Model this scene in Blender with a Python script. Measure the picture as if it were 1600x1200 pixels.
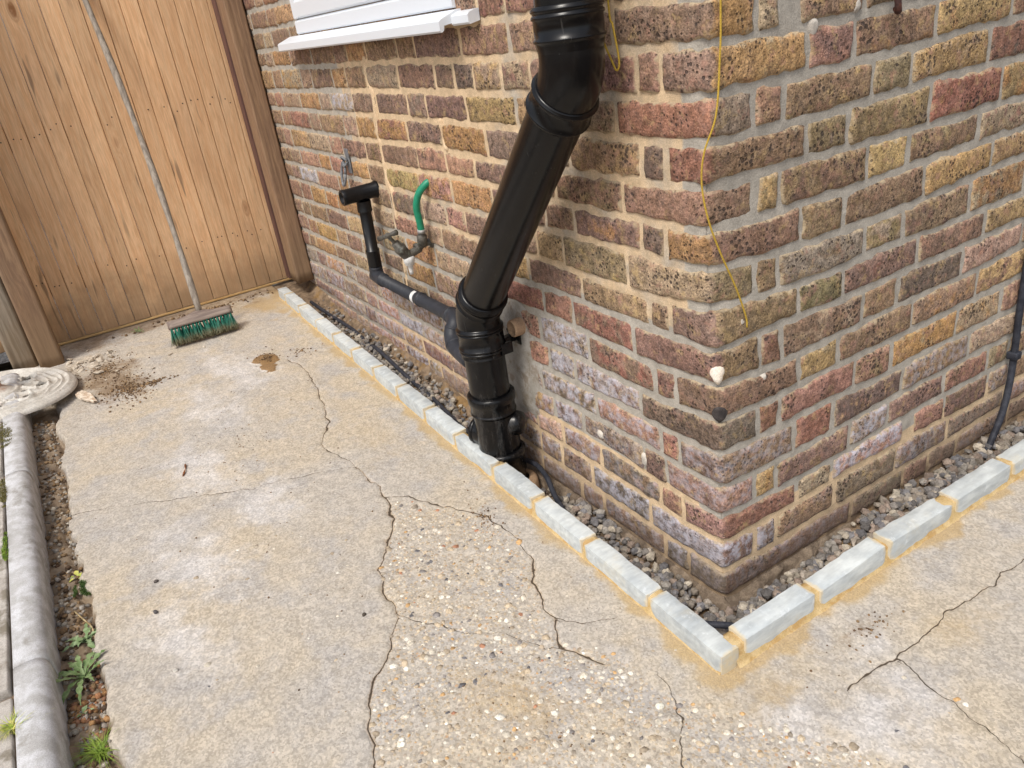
import bpy, bmesh, math, random
import numpy as np
from mathutils import Vector, Matrix

for o in list(bpy.data.objects):
    bpy.data.objects.remove(o, do_unlink=True)
SC = bpy.context.scene
COL = SC.collection
random.seed(7)
RNG = np.random.default_rng(11)

# ------------------------------------------------------------ camera, sky, sun
cam_d = bpy.data.cameras.new('camera')
cam = bpy.data.objects.new('camera', cam_d)
COL.objects.link(cam)
def Rz(t): return Matrix.Rotation(t, 3, 'Z')
def Rx(t): return Matrix.Rotation(t, 3, 'X')
CR = Rz(math.radians(62.0436)) @ Rx(math.radians(64.5038)) @ Rz(math.radians(-8.6884))
cam.matrix_world = Matrix.Translation((0.9689, -0.9485, 1.2201)) @ CR.to_4x4()
cam_d.sensor_fit = 'HORIZONTAL'
cam_d.sensor_width = 36.0
cam_d.lens = 36.0 * 1219.78 / 1600.0
cam_d.clip_start = 0.02
cam_d.clip_end = 300.0
SC.camera = cam

SUN_TO = Vector((0.34, -0.58, 1.0)).normalized()
world = bpy.data.worlds.new('World')
SC.world = world
world.use_nodes = True
wn = world.node_tree
bg = wn.nodes['Background']
sky = wn.nodes.new('ShaderNodeTexSky')
sky.sky_type = 'NISHITA'
sky.sun_disc = False
sky.sun_elevation = math.asin(SUN_TO.z)
sky.sun_rotation = math.atan2(SUN_TO.x, SUN_TO.y)
sky.dust_density = 3.0
hsv = wn.nodes.new('ShaderNodeHueSaturation')
hsv.inputs['Saturation'].default_value = 0.42
wn.links.new(sky.outputs[0], hsv.inputs['Color'])
wn.links.new(hsv.outputs[0], bg.inputs['Color'])
bg.inputs['Strength'].default_value = 0.13
sun_d = bpy.data.lights.new('sun', 'SUN')
sun_d.energy = 1.5
sun_d.angle = math.radians(16)
sun_d.color = (1.0, 0.94, 0.85)
sun = bpy.data.objects.new('sun', sun_d)
sun.rotation_euler = (-SUN_TO).to_track_quat('-Z', 'Y').to_euler()
sun.location = (0, 0, 6)
COL.objects.link(sun)
SC.view_settings.view_transform = 'Standard'
SC.view_settings.look = 'None'
SC.view_settings.exposure = 0.54
SC.view_settings.gamma = 1.0
SC.view_settings.use_curve_mapping = False
SC.render.engine = 'CYCLES'
SC.cycles.max_bounces = 6
SC.cycles.diffuse_bounces = 3
SC.cycles.glossy_bounces = 2
SC.render.resolution_x = 1024
SC.render.resolution_y = 768

# ------------------------------------------------------------ helpers
def srgb(r, g, b, k=1.0):
    f = lambda c: (c/12.92 if c <= 0.04045 else ((c+0.055)/1.055)**2.4)
    return tuple(k*f(c/255.0) for c in (r, g, b))

def tag(o, label=None, cat=None, group=None, kind=None):
    if label: o['label'] = label
    if cat: o['category'] = cat
    if group: o['group'] = group
    if kind: o['kind'] = kind
    return o

def link(o, parent=None):
    COL.objects.link(o)
    if parent is not None:
        o.parent = parent
        o.matrix_parent_inverse = Matrix.Identity(4)
    return o

def empty(name, loc, label, cat, group=None):
    o = bpy.data.objects.new(name, None)
    o.location = loc
    o.empty_display_size = 0.05
    COL.objects.link(o)
    return tag(o, label, cat, group)

def mesh_obj(name, verts, faces, mat, parent=None, smooth=True, world_coords=True, attrs=None, colors=None, sharp=0):
    """verts in world space; the object is placed at their centre."""
    v = np.asarray(verts, dtype=np.float64)
    c = 0.5*(v.min(0)+v.max(0))
    me = bpy.data.meshes.new(name)
    if isinstance(faces, np.ndarray):
        n = len(faces); k = faces.shape[1]
        me.vertices.add(len(v)); me.vertices.foreach_set('co', (v-c).astype(np.float32).ravel())
        me.loops.add(n*k); me.loops.foreach_set('vertex_index', faces.astype(np.int32).ravel())
        me.polygons.add(n); me.polygons.foreach_set('loop_start', np.arange(0, n*k, k, dtype=np.int32))
        me.update(calc_edges=True)
    else:
        me.from_pydata((v-c).tolist(), [], faces)
    if smooth:
        me.polygons.foreach_set('use_smooth', [True]*len(me.polygons))
    if attrs:
        for k, a in attrs.items():
            at = me.attributes.new(k, 'FLOAT', 'POINT')
            at.data.foreach_set('value', np.asarray(a, dtype=np.float32))
    if colors is not None:
        at = me.attributes.new('Col', 'FLOAT_COLOR', 'POINT')
        cc = np.ones((len(v), 4), dtype=np.float32); cc[:, :3] = colors
        at.data.foreach_set('color', cc.ravel())
    me.validate()
    if sharp: me.set_sharp_from_angle(angle=math.radians(sharp))
    me.materials.append(mat)
    o = bpy.data.objects.new(name, me)
    link(o, parent)
    pl = Vector(c)
    q = parent
    while q is not None:
        pl = pl - Vector(q.location)
        q = q.parent
    o.location = pl
    return o

def hsh(i, j, k, seed):
    h = (i.astype(np.int64)*374761393 + j.astype(np.int64)*668265263 + k.astype(np.int64)*2147483647 + seed*974711) & 0xFFFFFFFF
    h = ((h ^ (h >> 13))*1274126177) & 0xFFFFFFFF
    h = (h ^ (h >> 16)) & 0xFFFFFFFF
    return h.astype(np.float64)/4294967295.0
def vn(x, y, z=0.0, seed=0):
    """value noise, 0..1"""
    x, y, z = np.broadcast_arrays(np.asarray(x, float), np.asarray(y, float), np.asarray(z, float))
    i, j, k = np.floor(x), np.floor(y), np.floor(z)
    fx, fy, fz = x-i, y-j, z-k
    fx = fx*fx*(3-2*fx); fy = fy*fy*(3-2*fy); fz = fz*fz*(3-2*fz)
    i, j, k = i.astype(np.int64), j.astype(np.int64), k.astype(np.int64)
    r = 0
    for a in (0, 1):
        for b in (0, 1):
            for c in (0, 1):
                w = (fx if a else 1-fx)*(fy if b else 1-fy)*(fz if c else 1-fz)
                r = r + w*hsh(i+a, j+b, k+c, seed)
    return r
def fbm(x, y, z=0.0, seed=0, o=4):
    r, a, t = 0, 1.0, 0
    x, y, z = np.asarray(x, float), np.asarray(y, float), np.asarray(z, float)
    for q in range(o):
        r = r + a*vn(x*2**q, y*2**q, z*2**q, seed+q*17); t += a; a *= 0.5
    return r/t
def sstep(a, b, x):
    t = np.clip((x-a)/(b-a), 0, 1)
    return t*t*(3-2*t)

# shapes -> (verts, faces)
def box_vf(cx, cy, cz, dx, dy, dz, bev=0.003):
    bm = bmesh.new()
    bmesh.ops.create_cube(bm, size=1.0)
    bmesh.ops.scale(bm, vec=(dx, dy, dz), verts=bm.verts)
    if bev > 0:
        bmesh.ops.bevel(bm, geom=bm.edges[:], offset=bev, segments=2, affect='EDGES', profile=0.6)
    bmesh.ops.translate(bm, vec=(cx, cy, cz), verts=bm.verts)
    bm.verts.index_update()
    v = np.array([q.co[:] for q in bm.verts]); f = [[q.index for q in p.verts] for p in bm.faces]
    bm.free()
    return v, f
def rotv(v, M, c=(0, 0, 0)):
    c = np.asarray(c)
    return (np.asarray(v)-c) @ np.array(M).T + c
def join(*vf):
    V, F, n = [], [], 0
    for v, f in vf:
        V.append(np.asarray(v)); F += [[i+n for i in q] for q in f]; n += len(v)
    return np.concatenate(V), F
def frames(P):
    P = np.asarray(P, float); n = len(P)
    T = np.zeros_like(P)
    T[1:-1] = P[2:]-P[:-2]; T[0] = P[1]-P[0]; T[-1] = P[-1]-P[-2]
    T /= np.linalg.norm(T, axis=1)[:, None]+1e-12
    u = np.cross(T[0], [0, 0, 1.0])
    if np.linalg.norm(u) < 1e-3: u = np.cross(T[0], [0, 1.0, 0])
    u /= np.linalg.norm(u)
    U, W = [], []
    for t in T:
        u = u - t*np.dot(u, t); u /= np.linalg.norm(u)
        U.append(u); W.append(np.cross(t, u))
    return T, np.array(U), np.array(W)
def sweep(P, R, seg=24, cap0=True, cap1=True):
    """tube through points P with radius R (scalar or one per point); repeated points make steps"""
    P = np.asarray(P, float)
    R = np.broadcast_to(np.asarray(R, float), (len(P),))
    # frames from distinct points
    keep = [0]
    for i in range(1, len(P)):
        if np.linalg.norm(P[i]-P[keep[-1]]) > 1e-6: keep.append(i)
    T, U, W = frames(P[keep])
    idx = np.searchsorted(keep, np.arange(len(P)), side='right')-1
    a = np.linspace(0, 2*math.pi, seg, endpoint=False)
    V, F = [], []
    for i in range(len(P)):
        k = idx[i]
        V.append(P[i] + R[i]*(np.cos(a)[:, None]*U[k] + np.sin(a)[:, None]*W[k]))
    for i in range(len(P)-1):
        for j in range(seg):
            F.append([i*seg+j, i*seg+(j+1) % seg, (i+1)*seg+(j+1) % seg, (i+1)*seg+j])
    if cap0: F.append(list(range(seg))[::-1])
    if cap1: F.append([(len(P)-1)*seg+j for j in range(seg)])
    return np.concatenate(V), F
def smooth_path(P, n=8):
    """Catmull-Rom"""
    P = np.asarray(P, float)
    Q = np.vstack([2*P[0]-P[1], P, 2*P[-1]-P[-2]])
    out = []
    for i in range(1, len(Q)-2):
        for t in np.linspace(0, 1, n, endpoint=False):
            a, b, c, d = Q[i-1], Q[i], Q[i+1], Q[i+2]
            out.append(0.5*((2*b)+(-a+c)*t+(2*a-5*b+4*c-d)*t*t+(-a+3*b-3*c+d)*t**3))
    out.append(P[-1])
    return np.array(out)
_ICO = {}
def ico(sub):
    if sub not in _ICO:
        bm = bmesh.new(); bmesh.ops.create_icosphere(bm, subdivisions=sub, radius=1.0)
        _ICO[sub] = (np.array([v.co[:] for v in bm.verts]), np.array([[v.index for v in f.verts] for f in bm.faces]))
        bm.free()
    return _ICO[sub]
def stones(cs, sizes, sub=1, flat=(0.5, 0.9), rough=0.28, cols=None, seed=0, facet=True):
    """many deformed stones in one mesh"""
    bv, bf = ico(sub)
    V, F, Cc = [], [], []
    rg = np.random.default_rng(seed)
    for i, (c, s) in enumerate(zip(cs, sizes)):
        d = 1 + rough*(vn(bv[:, 0]*1.3+i*7.1, bv[:, 1]*1.3+i*3.7, bv[:, 2]*1.3+i, seed)-0.5)*2
        v = bv*d[:, None]*s
        v[:, 2] *= rg.uniform(*flat); v[:, 1] *= rg.uniform(0.62, 1.0)
        e = rg.uniform(-0.5, 0.5, 2); ang = rg.uniform(0, 6.28)
        ca, sa = math.cos(ang), math.sin(ang)
        M = np.array([[ca, -sa, 0], [sa, ca, 0], [0, 0, 1]]) @ np.array([[1, 0, 0], [0, math.cos(e[0]), -math.sin(e[0])], [0, math.sin(e[0]), math.cos(e[0])]]) @ np.array([[math.cos(e[1]), 0, math.sin(e[1])], [0, 1, 0], [-math.sin(e[1]), 0, math.cos(e[1])]])
        V.append(v @ M.T + c); F.append(bf + i*len(bv))
        if cols is not None: Cc.append(np.repeat(np.asarray(cols[i])[None], len(bv), 0))
    return np.concatenate(V), np.concatenate(F), (np.concatenate(Cc) if cols is not None else None)

# node building
class NT:
    def __init__(s, name):
        s.m = bpy.data.materials.new(name); s.m.use_nodes = True
        s.t = s.m.node_tree; s.b = s.t.nodes['Principled BSDF']
        g = s.t.nodes.new('ShaderNodeNewGeometry'); s.pos = g.outputs['Position']
    def n(s, typ, **kw):
        nd = s.t.nodes.new(typ)
        for k, v in kw.items(): setattr(nd, k, v)
        return nd
    def put(s, sock, v):
        if isinstance(v, bpy.types.NodeSocket): s.t.links.new(v, sock)
        elif isinstance(v, (tuple, list)):
            sock.default_value = tuple(v) + ((1.0,) if len(v) == 3 and sock.type == 'RGBA' else ())
        else: sock.default_value = v
    def attr(s, name, typ='GEOMETRY', out='Fac'):
        a = s.n('ShaderNodeAttribute', attribute_type=typ, attribute_name=name)
        return a.outputs[out]
    def noise(s, scale, detail=3.0, rough=0.55, vec=None, dist=0.0, out=0):
        nd = s.n('ShaderNodeTexNoise')
        s.put(nd.inputs['Vector'], vec if vec is not None else s.pos)
        s.put(nd.inputs['Scale'], scale); s.put(nd.inputs['Detail'], detail); s.put(nd.inputs['Roughness'], rough); s.put(nd.inputs['Distortion'], dist)
        return nd.outputs[out]
    def vor(s, scale, vec=None, out='Distance', feat='F1', rand=1.0):
        nd = s.n('ShaderNodeTexVoronoi', feature=feat)
        s.put(nd.inputs['Vector'], vec if vec is not None else s.pos); s.put(nd.inputs['Scale'], scale); s.put(nd.inputs['Randomness'], rand)
        return nd.outputs[out]
    def math(s, op, a, b=0.0, clamp=False):
        nd = s.n('ShaderNodeMath', operation=op, use_clamp=clamp)
        s.put(nd.inputs[0], a); s.put(nd.inputs[1], b)
        return nd.outputs[0]
    def ramp(s, v, a, b, o0=0.0, o1=1.0):
        nd = s.n('ShaderNodeMapRange', interpolation_type='SMOOTHSTEP')
        s.put(nd.inputs['Value'], v); s.put(nd.inputs['From Min'], a); s.put(nd.inputs['From Max'], b)
        s.put(nd.inputs['To Min'], o0); s.put(nd.inputs['To Max'], o1)
        return nd.outputs[0]
    def mix(s, f, a, b, mode='MIX'):
        nd = s.n('ShaderNodeMix', data_type='RGBA', blend_type=mode)
        s.put(nd.inputs[0], f); s.put(nd.inputs[6], a); s.put(nd.inputs[7], b)
        return nd.outputs[2]
    def scale_vec(s, x, y, z, vec=None):
        nd = s.n('ShaderNodeMapping'); s.put(nd.inputs['Vector'], vec if vec is not None else s.pos)
        nd.inputs['Scale'].default_value = (x, y, z)
        return nd.outputs[0]
    def mul(s, col, f):
        """colour times scalar socket"""
        nd = s.n('ShaderNodeVectorMath', operation='SCALE'); s.put(nd.inputs[0], col); s.put(nd.inputs['Scale'], f)
        return nd.outputs[0]
    def bump(s, h, strength=0.5, dist=0.002, normal=None):
        nd = s.n('ShaderNodeBump'); s.put(nd.inputs['Height'], h); s.put(nd.inputs['Strength'], strength); s.put(nd.inputs['Distance'], dist)
        if normal is not None: s.put(nd.inputs['Normal'], normal)
        return nd.outputs[0]
    def out(s, col, rough=0.8, normal=None, spec=0.3, metal=0.0):
        s.put(s.b.inputs['Base Color'], col); s.put(s.b.inputs['Roughness'], rough)
        s.put(s.b.inputs['Specular IOR Level'], spec); s.put(s.b.inputs['Metallic'], metal)
        if normal is not None: s.put(s.b.inputs['Normal'], normal)
        return s.m

# ------------------------------------------------------------ lie of the land
GS, GC = -0.035, 0.056            # the slab falls 35 mm in a metre from the gate to the house corner
def gz(x): return GC + GS*np.asarray(x, float)
KF, KB = -0.181, -0.134           # front and back of the stone edging on the gate side
KFX, KBX = 0.176, 0.129           # and on the other side
# ------------------------------------------------------------ materials
PAL = {'Y': srgb(200, 168, 112), 'O': srgb(194, 146, 90), 'B': srgb(146, 120, 96), 'P': srgb(130, 104, 96),
       'R': srgb(152, 100, 88), 'S': srgb(182, 136, 118), 'K': srgb(92, 84, 80), 'G': srgb(150, 138, 124),
       'T': srgb(186, 164, 138), 'V': srgb(148, 132, 96), 'W': srgb(172, 169, 176)}

def mat_brick():
    k = NT('old_stock_brick')
    oi = k.n('ShaderNodeObjectInfo')
    c2 = k.attr('col2', 'OBJECT', 'Color')
    big = k.noise(26, 3, 0.6)
    m = k.math('ADD', k.attr('mixw'), k.math('MULTIPLY', k.math('SUBTRACT', big, 0.5), 1.7))
    col = k.mix(k.ramp(m, 0.35, 0.65), oi.outputs['Color'], c2)
    # kiln marks, tone drift and grain
    t1 = k.ramp(k.noise(64, 4, 0.72), 0.26, 0.74, 0.50, 1.42)
    col = k.mul(col, t1)
    grain = k.noise(270, 2, 0.7)
    col = k.mul(col, k.ramp(grain, 0.25, 0.75, 0.55, 1.45))
    fleck = k.ramp(k.vor(210, out='Distance'), 0.0, 0.26, 1.0, 0.0)
    fl = k.math('MULTIPLY', fleck, k.ramp(k.noise(95, 2), 0.50, 0.64))
    col = k.mix(k.math('MULTIPLY', fl, 0.6), col, srgb(214, 196, 168))
    # every brick carries some pink, straw and soot of its neighbours
    col = k.mix(k.ramp(k.noise(41, 3, 0.7), 0.52, 0.70, 0, 0.55), col, srgb(176, 134, 116))
    v3 = k.n('ShaderNodeVectorMath', operation='ADD'); k.put(v3.inputs[0], k.pos); v3.inputs[1].default_value = (3.3, 7.1, 1.7)
    col = k.mix(k.ramp(k.noise(37, 3, 0.7, vec=v3.outputs[0]), 0.54, 0.72, 0, 0.55), col, srgb(192, 164, 116))
    col = k.mul(col, k.ramp(k.noise(3.2, 3, 0.6), 0.3, 0.7, 0.82, 1.16))
    # shrinkage cracks
    ck = k.math('ABSOLUTE', k.math('SUBTRACT', k.noise(30, 4, 0.6, vec=k.scale_vec(1, 1, 1.6), dist=0.8), 0.5))
    ckm = k.math('MULTIPLY', k.ramp(ck, 0.0, 0.014, 1.0, 0.0), k.ramp(k.noise(11, 2, vec=v3.outputs[0]), 0.50, 0.62))
    col = k.mix(k.math('MULTIPLY', ckm, 0.7), col, srgb(60, 50, 44))
    # burnt streaks
    st = k.ramp(k.noise(34, 4, 0.7, vec=k.scale_vec(1, 1, 2.4), dist=1.5), 0.60, 0.72)
    col = k.mix(k.math('MULTIPLY', st, 0.55), col, srgb(74, 60, 56))
    # pits
    pd = k.vor(105, out='Distance')
    pr = k.ramp(k.noise(10, 3, 0.7), 0.36, 0.68, -0.02, 0.40)
    pit = k.n('ShaderNodeMapRange'); k.put(pit.inputs['Value'], k.math('SUBTRACT', pr, pd)); k.put(pit.inputs['From Min'], -0.05); k.put(pit.inputs['From Max'], 0.05)
    pd2 = k.vor(200, out='Distance')
    pit2 = k.math('MULTIPLY', k.ramp(pd2, 0.16, 0.34, 1.0, 0.0), k.ramp(k.noise(47, 2), 0.50, 0.62))
    pits = k.math('MAXIMUM', pit.outputs[0], pit2)
    col = k.mix(k.math('MULTIPLY', pits, 0.78), col, srgb(52, 42, 36))
    # lime bloom and smeared mortar towards the joints
    bl = k.math('MULTIPLY', k.attr('bloom', 'OBJECT'), k.ramp(k.noise(40, 4, 0.7), 0.40, 0.66))
    col = k.mix(bl, col, srgb(196, 194, 204))
    ed = k.math('MULTIPLY', k.ramp(k.math('ADD', k.attr('edge'), k.math('MULTIPLY', k.math('SUBTRACT', k.noise(48, 4, 0.7), 0.5), 2.0)), 0.62, 0.98), k.ramp(k.noise(7, 2), 0.30, 0.60, 0.15, 0.9))
    col = k.mix(ed, col, srgb(184, 166, 138))
    # damp grime on the lowest courses
    h = k.n('ShaderNodeSeparateXYZ'); k.put(h.inputs[0], k.pos)
    low = k.ramp(k.math('ADD', h.outputs[2], k.math('MULTIPLY', k.noise(14, 3), -0.10)), -0.05, 0.10, 0.62, 0.0)
    col = k.mix(low, col, srgb(106, 92, 80))
    hgt = k.math('ADD', k.math('MULTIPLY', k.noise(130, 3, 0.7), 0.9), k.math('MULTIPLY', grain, 0.32))
    hgt = k.math('SUBTRACT', hgt, k.math('MULTIPLY', pit.outputs[0], 0.9))
    return k.out(col, 0.9, k.bump(hgt, 0.85, 0.004), 0.2)

def mat_mortar():
    k = NT('lime_mortar')
    tan = k.attr('tan')
    w = k.ramp(k.math('ADD', tan, k.math('MULTIPLY', k.math('SUBTRACT', k.noise(11, 3), 0.5), 1.0)), 0.30, 0.75)
    col = k.mix(w, srgb(174, 167, 156), srgb(212, 186, 152))
    col = k.mul(col, k.ramp(k.noise(30, 4, 0.6), 0.25, 0.75, 0.80, 1.16))
    col = k.mul(col, k.ramp(k.noise(420, 2, 0.7), 0.25, 0.75, 0.80, 1.18))
    col = k.mix(k.math('MULTIPLY', k.attr('dirt'), k.ramp(k.noise(22, 3), 0.3, 0.6, 0.45, 1.0)), col, srgb(112, 96, 82))
    h = k.math('ADD', k.noise(160, 4, 0.65), k.math('MULTIPLY', k.noise(600, 2), 0.35))
    return k.out(col, 0.92, k.bump(h, 0.5, 0.003), 0.15)

def mat_simple(name, c1, c2, sc=40, rough=0.85, fine=420, bstr=0.4, bdist=0.002, spec=0.25, lo=0.35, hi=0.65, vec=None, grime=None):
    k = NT(name)
    v = k.scale_vec(*vec) if vec else None
    col = k.mix(k.ramp(k.noise(sc, 4, 0.6, vec=v), lo, hi), c1, c2)
    f = k.noise(fine, 2, 0.65, vec=v)
    col = k.mul(col, k.ramp(f, 0.25, 0.75, 0.82, 1.18))
    if grime is not None:
        col = k.mix(k.ramp(k.noise(grime[1], 4, 0.7), grime[2], grime[2]+0.12, 0, grime[3]), col, grime[0])
    h = k.math('ADD', k.noise(sc*3, 4, 0.6, vec=v), k.math('MULTIPLY', f, 0.4))
    return k.out(col, rough, k.bump(h, bstr, bdist), spec)

def mat_vcol(name, fine=300, rough=0.85, spec=0.3, bstr=0.4, bdist=0.0015, grainlo=0.78):
    k = NT(name)
    col = k.attr('Col', out='Color')
    col = k.mul(col, k.ramp(k.noise(90, 4, 0.65), 0.25, 0.75, 0.72, 1.22))
    col = k.mul(col, k.ramp(k.noise(fine, 2, 0.6), 0.25, 0.75, grainlo, 1.2))
    return k.out(col, rough, k.bump(k.noise(fine, 4, 0.6), bstr, bdist), spec)

def mat_wood(name, c1, c2, ck, axis='z', knots=True, grey=None, seed=0.0, stain=0.0):
    """long grain runs along one axis of the world; rings, knots, nail streaks"""
    k = NT(name)
    oi = k.n('ShaderNodeObjectInfo')
    sh = k.n('ShaderNodeVectorMath', operation='ADD')
    cmb = k.n('ShaderNodeCombineXYZ')
    k.put(cmb.inputs[0], k.math('MULTIPLY', oi.outputs['Random'], 13.0)); k.put(cmb.inputs[2], k.math('MULTIPLY', oi.outputs['Random'], 31.0)); k.put(cmb.inputs[1], seed)
    k.put(sh.inputs[0], k.pos); k.put(sh.inputs[1], cmb.outputs[0])
    p = sh.outputs[0]
    g = {'z': (1, 1, 0.055), 'x': (0.055, 1, 1), 'y': (1, 0.055, 1)}[axis]
    kn = {'z': (1, 1, 0.40), 'x': (0.40, 1, 1), 'y': (1, 0.40, 1)}[axis]
    vecg = k.scale_vec(*g, vec=p)
    warp = k.noise(9, 3, 0.6, vec=k.scale_vec(*kn, vec=p))
    kd = k.vor(7.5, vec=k.scale_vec(*kn, vec=p))
    kmask = k.ramp(kd, 0.06, 0.13, 1.0, 0.0)
    add = k.n('ShaderNodeVectorMath', operation='ADD')
    wv = k.n('ShaderNodeCombineXYZ')
    wsum = k.math('ADD', k.math('MULTIPLY', warp, 0.035), k.math('MULTIPLY', k.ramp(kd, 0.0, 0.30, 1.0, 0.0), 0.03))
    k.put(wv.inputs[0], wsum); k.put(wv.inputs[1], wsum); k.put(wv.inputs[2], 0.0)
    k.put(add.inputs[0], vecg); k.put(add.inputs[1], wv.outputs[0])
    rings = k.noise(95, 3, 0.6, vec=add.outputs[0])
    fine = k.noise(330, 3, 0.6, vec=vecg)
    col = k.mix(k.ramp(rings, 0.34, 0.66), c1, c2)
    col = k.mul(col, k.ramp(fine, 0.25, 0.75, 0.86, 1.12))
    col = k.mul(col, k.math('ADD', k.math('MULTIPLY', oi.outputs['Random'], 0.22), 0.89))
    patch = k.ramp(k.noise(5.5, 3, 0.6, vec=k.scale_vec(*kn, vec=p)), 0.50, 0.72)
    col = k.mix(k.math('MULTIPLY', patch, 0.35), col, grey if grey else ck)
    if knots:
        kk = k.math('MULTIPLY', kmask, k.ramp(k.noise(60, 2, vec=p), 0.2, 0.6, 0.6, 0.95))
        col = k.mix(kk, col, ck)
        ring = k.math('MULTIPLY', k.ramp(k.math('ABSOLUTE', k.math('SUBTRACT', kd, 0.125)), 0.0, 0.03, 1.0, 0.0), 0.35)
        col = k.mix(ring, col, ck)
    if stain > 0:
        s1 = k.ramp(k.noise(38, 2, 0.5, vec=k.scale_vec(1, 1, 0.10, vec=p)), 0.63, 0.72)
        s1 = k.math('MULTIPLY', s1, k.ramp(k.noise(4, 2, vec=p), 0.42, 0.60))
        col = k.mix(k.math('MULTIPLY', s1, stain), col, srgb(84, 66, 58))
        h = k.n('ShaderNodeSeparateXYZ'); k.put(h.inputs[0], k.pos)
        low = k.ramp(k.math('ADD', h.outputs[2], k.math('MULTIPLY', k.noise(7, 4, 0.65), -0.42)), -0.10, 0.30, 0.72, 0.0)
        col = k.mix(low, col, srgb(132, 110, 84))
    hgt = k.math('ADD', k.math('MULTIPLY', rings, 0.6), k.math('MULTIPLY', fine, 0.5))
    return k.out(col, 0.72, k.bump(hgt, 0.35, 0.0015), 0.3)

M = {}
M['brick'] = mat_brick()
M['mortar'] = mat_mortar()
M['cement'] = mat_simple('grey_cement_render', srgb(152, 146, 136), srgb(172, 166, 158), 24, 0.92, bstr=0.6, grime=(srgb(128, 110, 90), 20, 0.5, 0.6))
M['footing'] = mat_simple('dirty_footing', srgb(112, 98, 84), srgb(146, 130, 112), 30, 0.95, bstr=0.9, bdist=0.006, grime=(srgb(82, 70, 60), 14, 0.5, 0.7))
M['white_lump'] = mat_simple('white_filler', srgb(238, 228, 214), srgb(222, 208, 190), 60, 0.8)
M['splash'] = mat_simple('lime_splash', srgb(206, 198, 186), srgb(178, 170, 160), 60, 0.9)
M['tar'] = mat_simple('tar_and_bore_shade', srgb(52, 48, 48), srgb(74, 68, 66), 60, 0.7)  # tar spot; also colours the disc that paints shade in the clay pipe
M['clay'] = mat_simple('old_clay', srgb(176, 146, 116), srgb(150, 124, 100), 50, 0.85)

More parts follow.
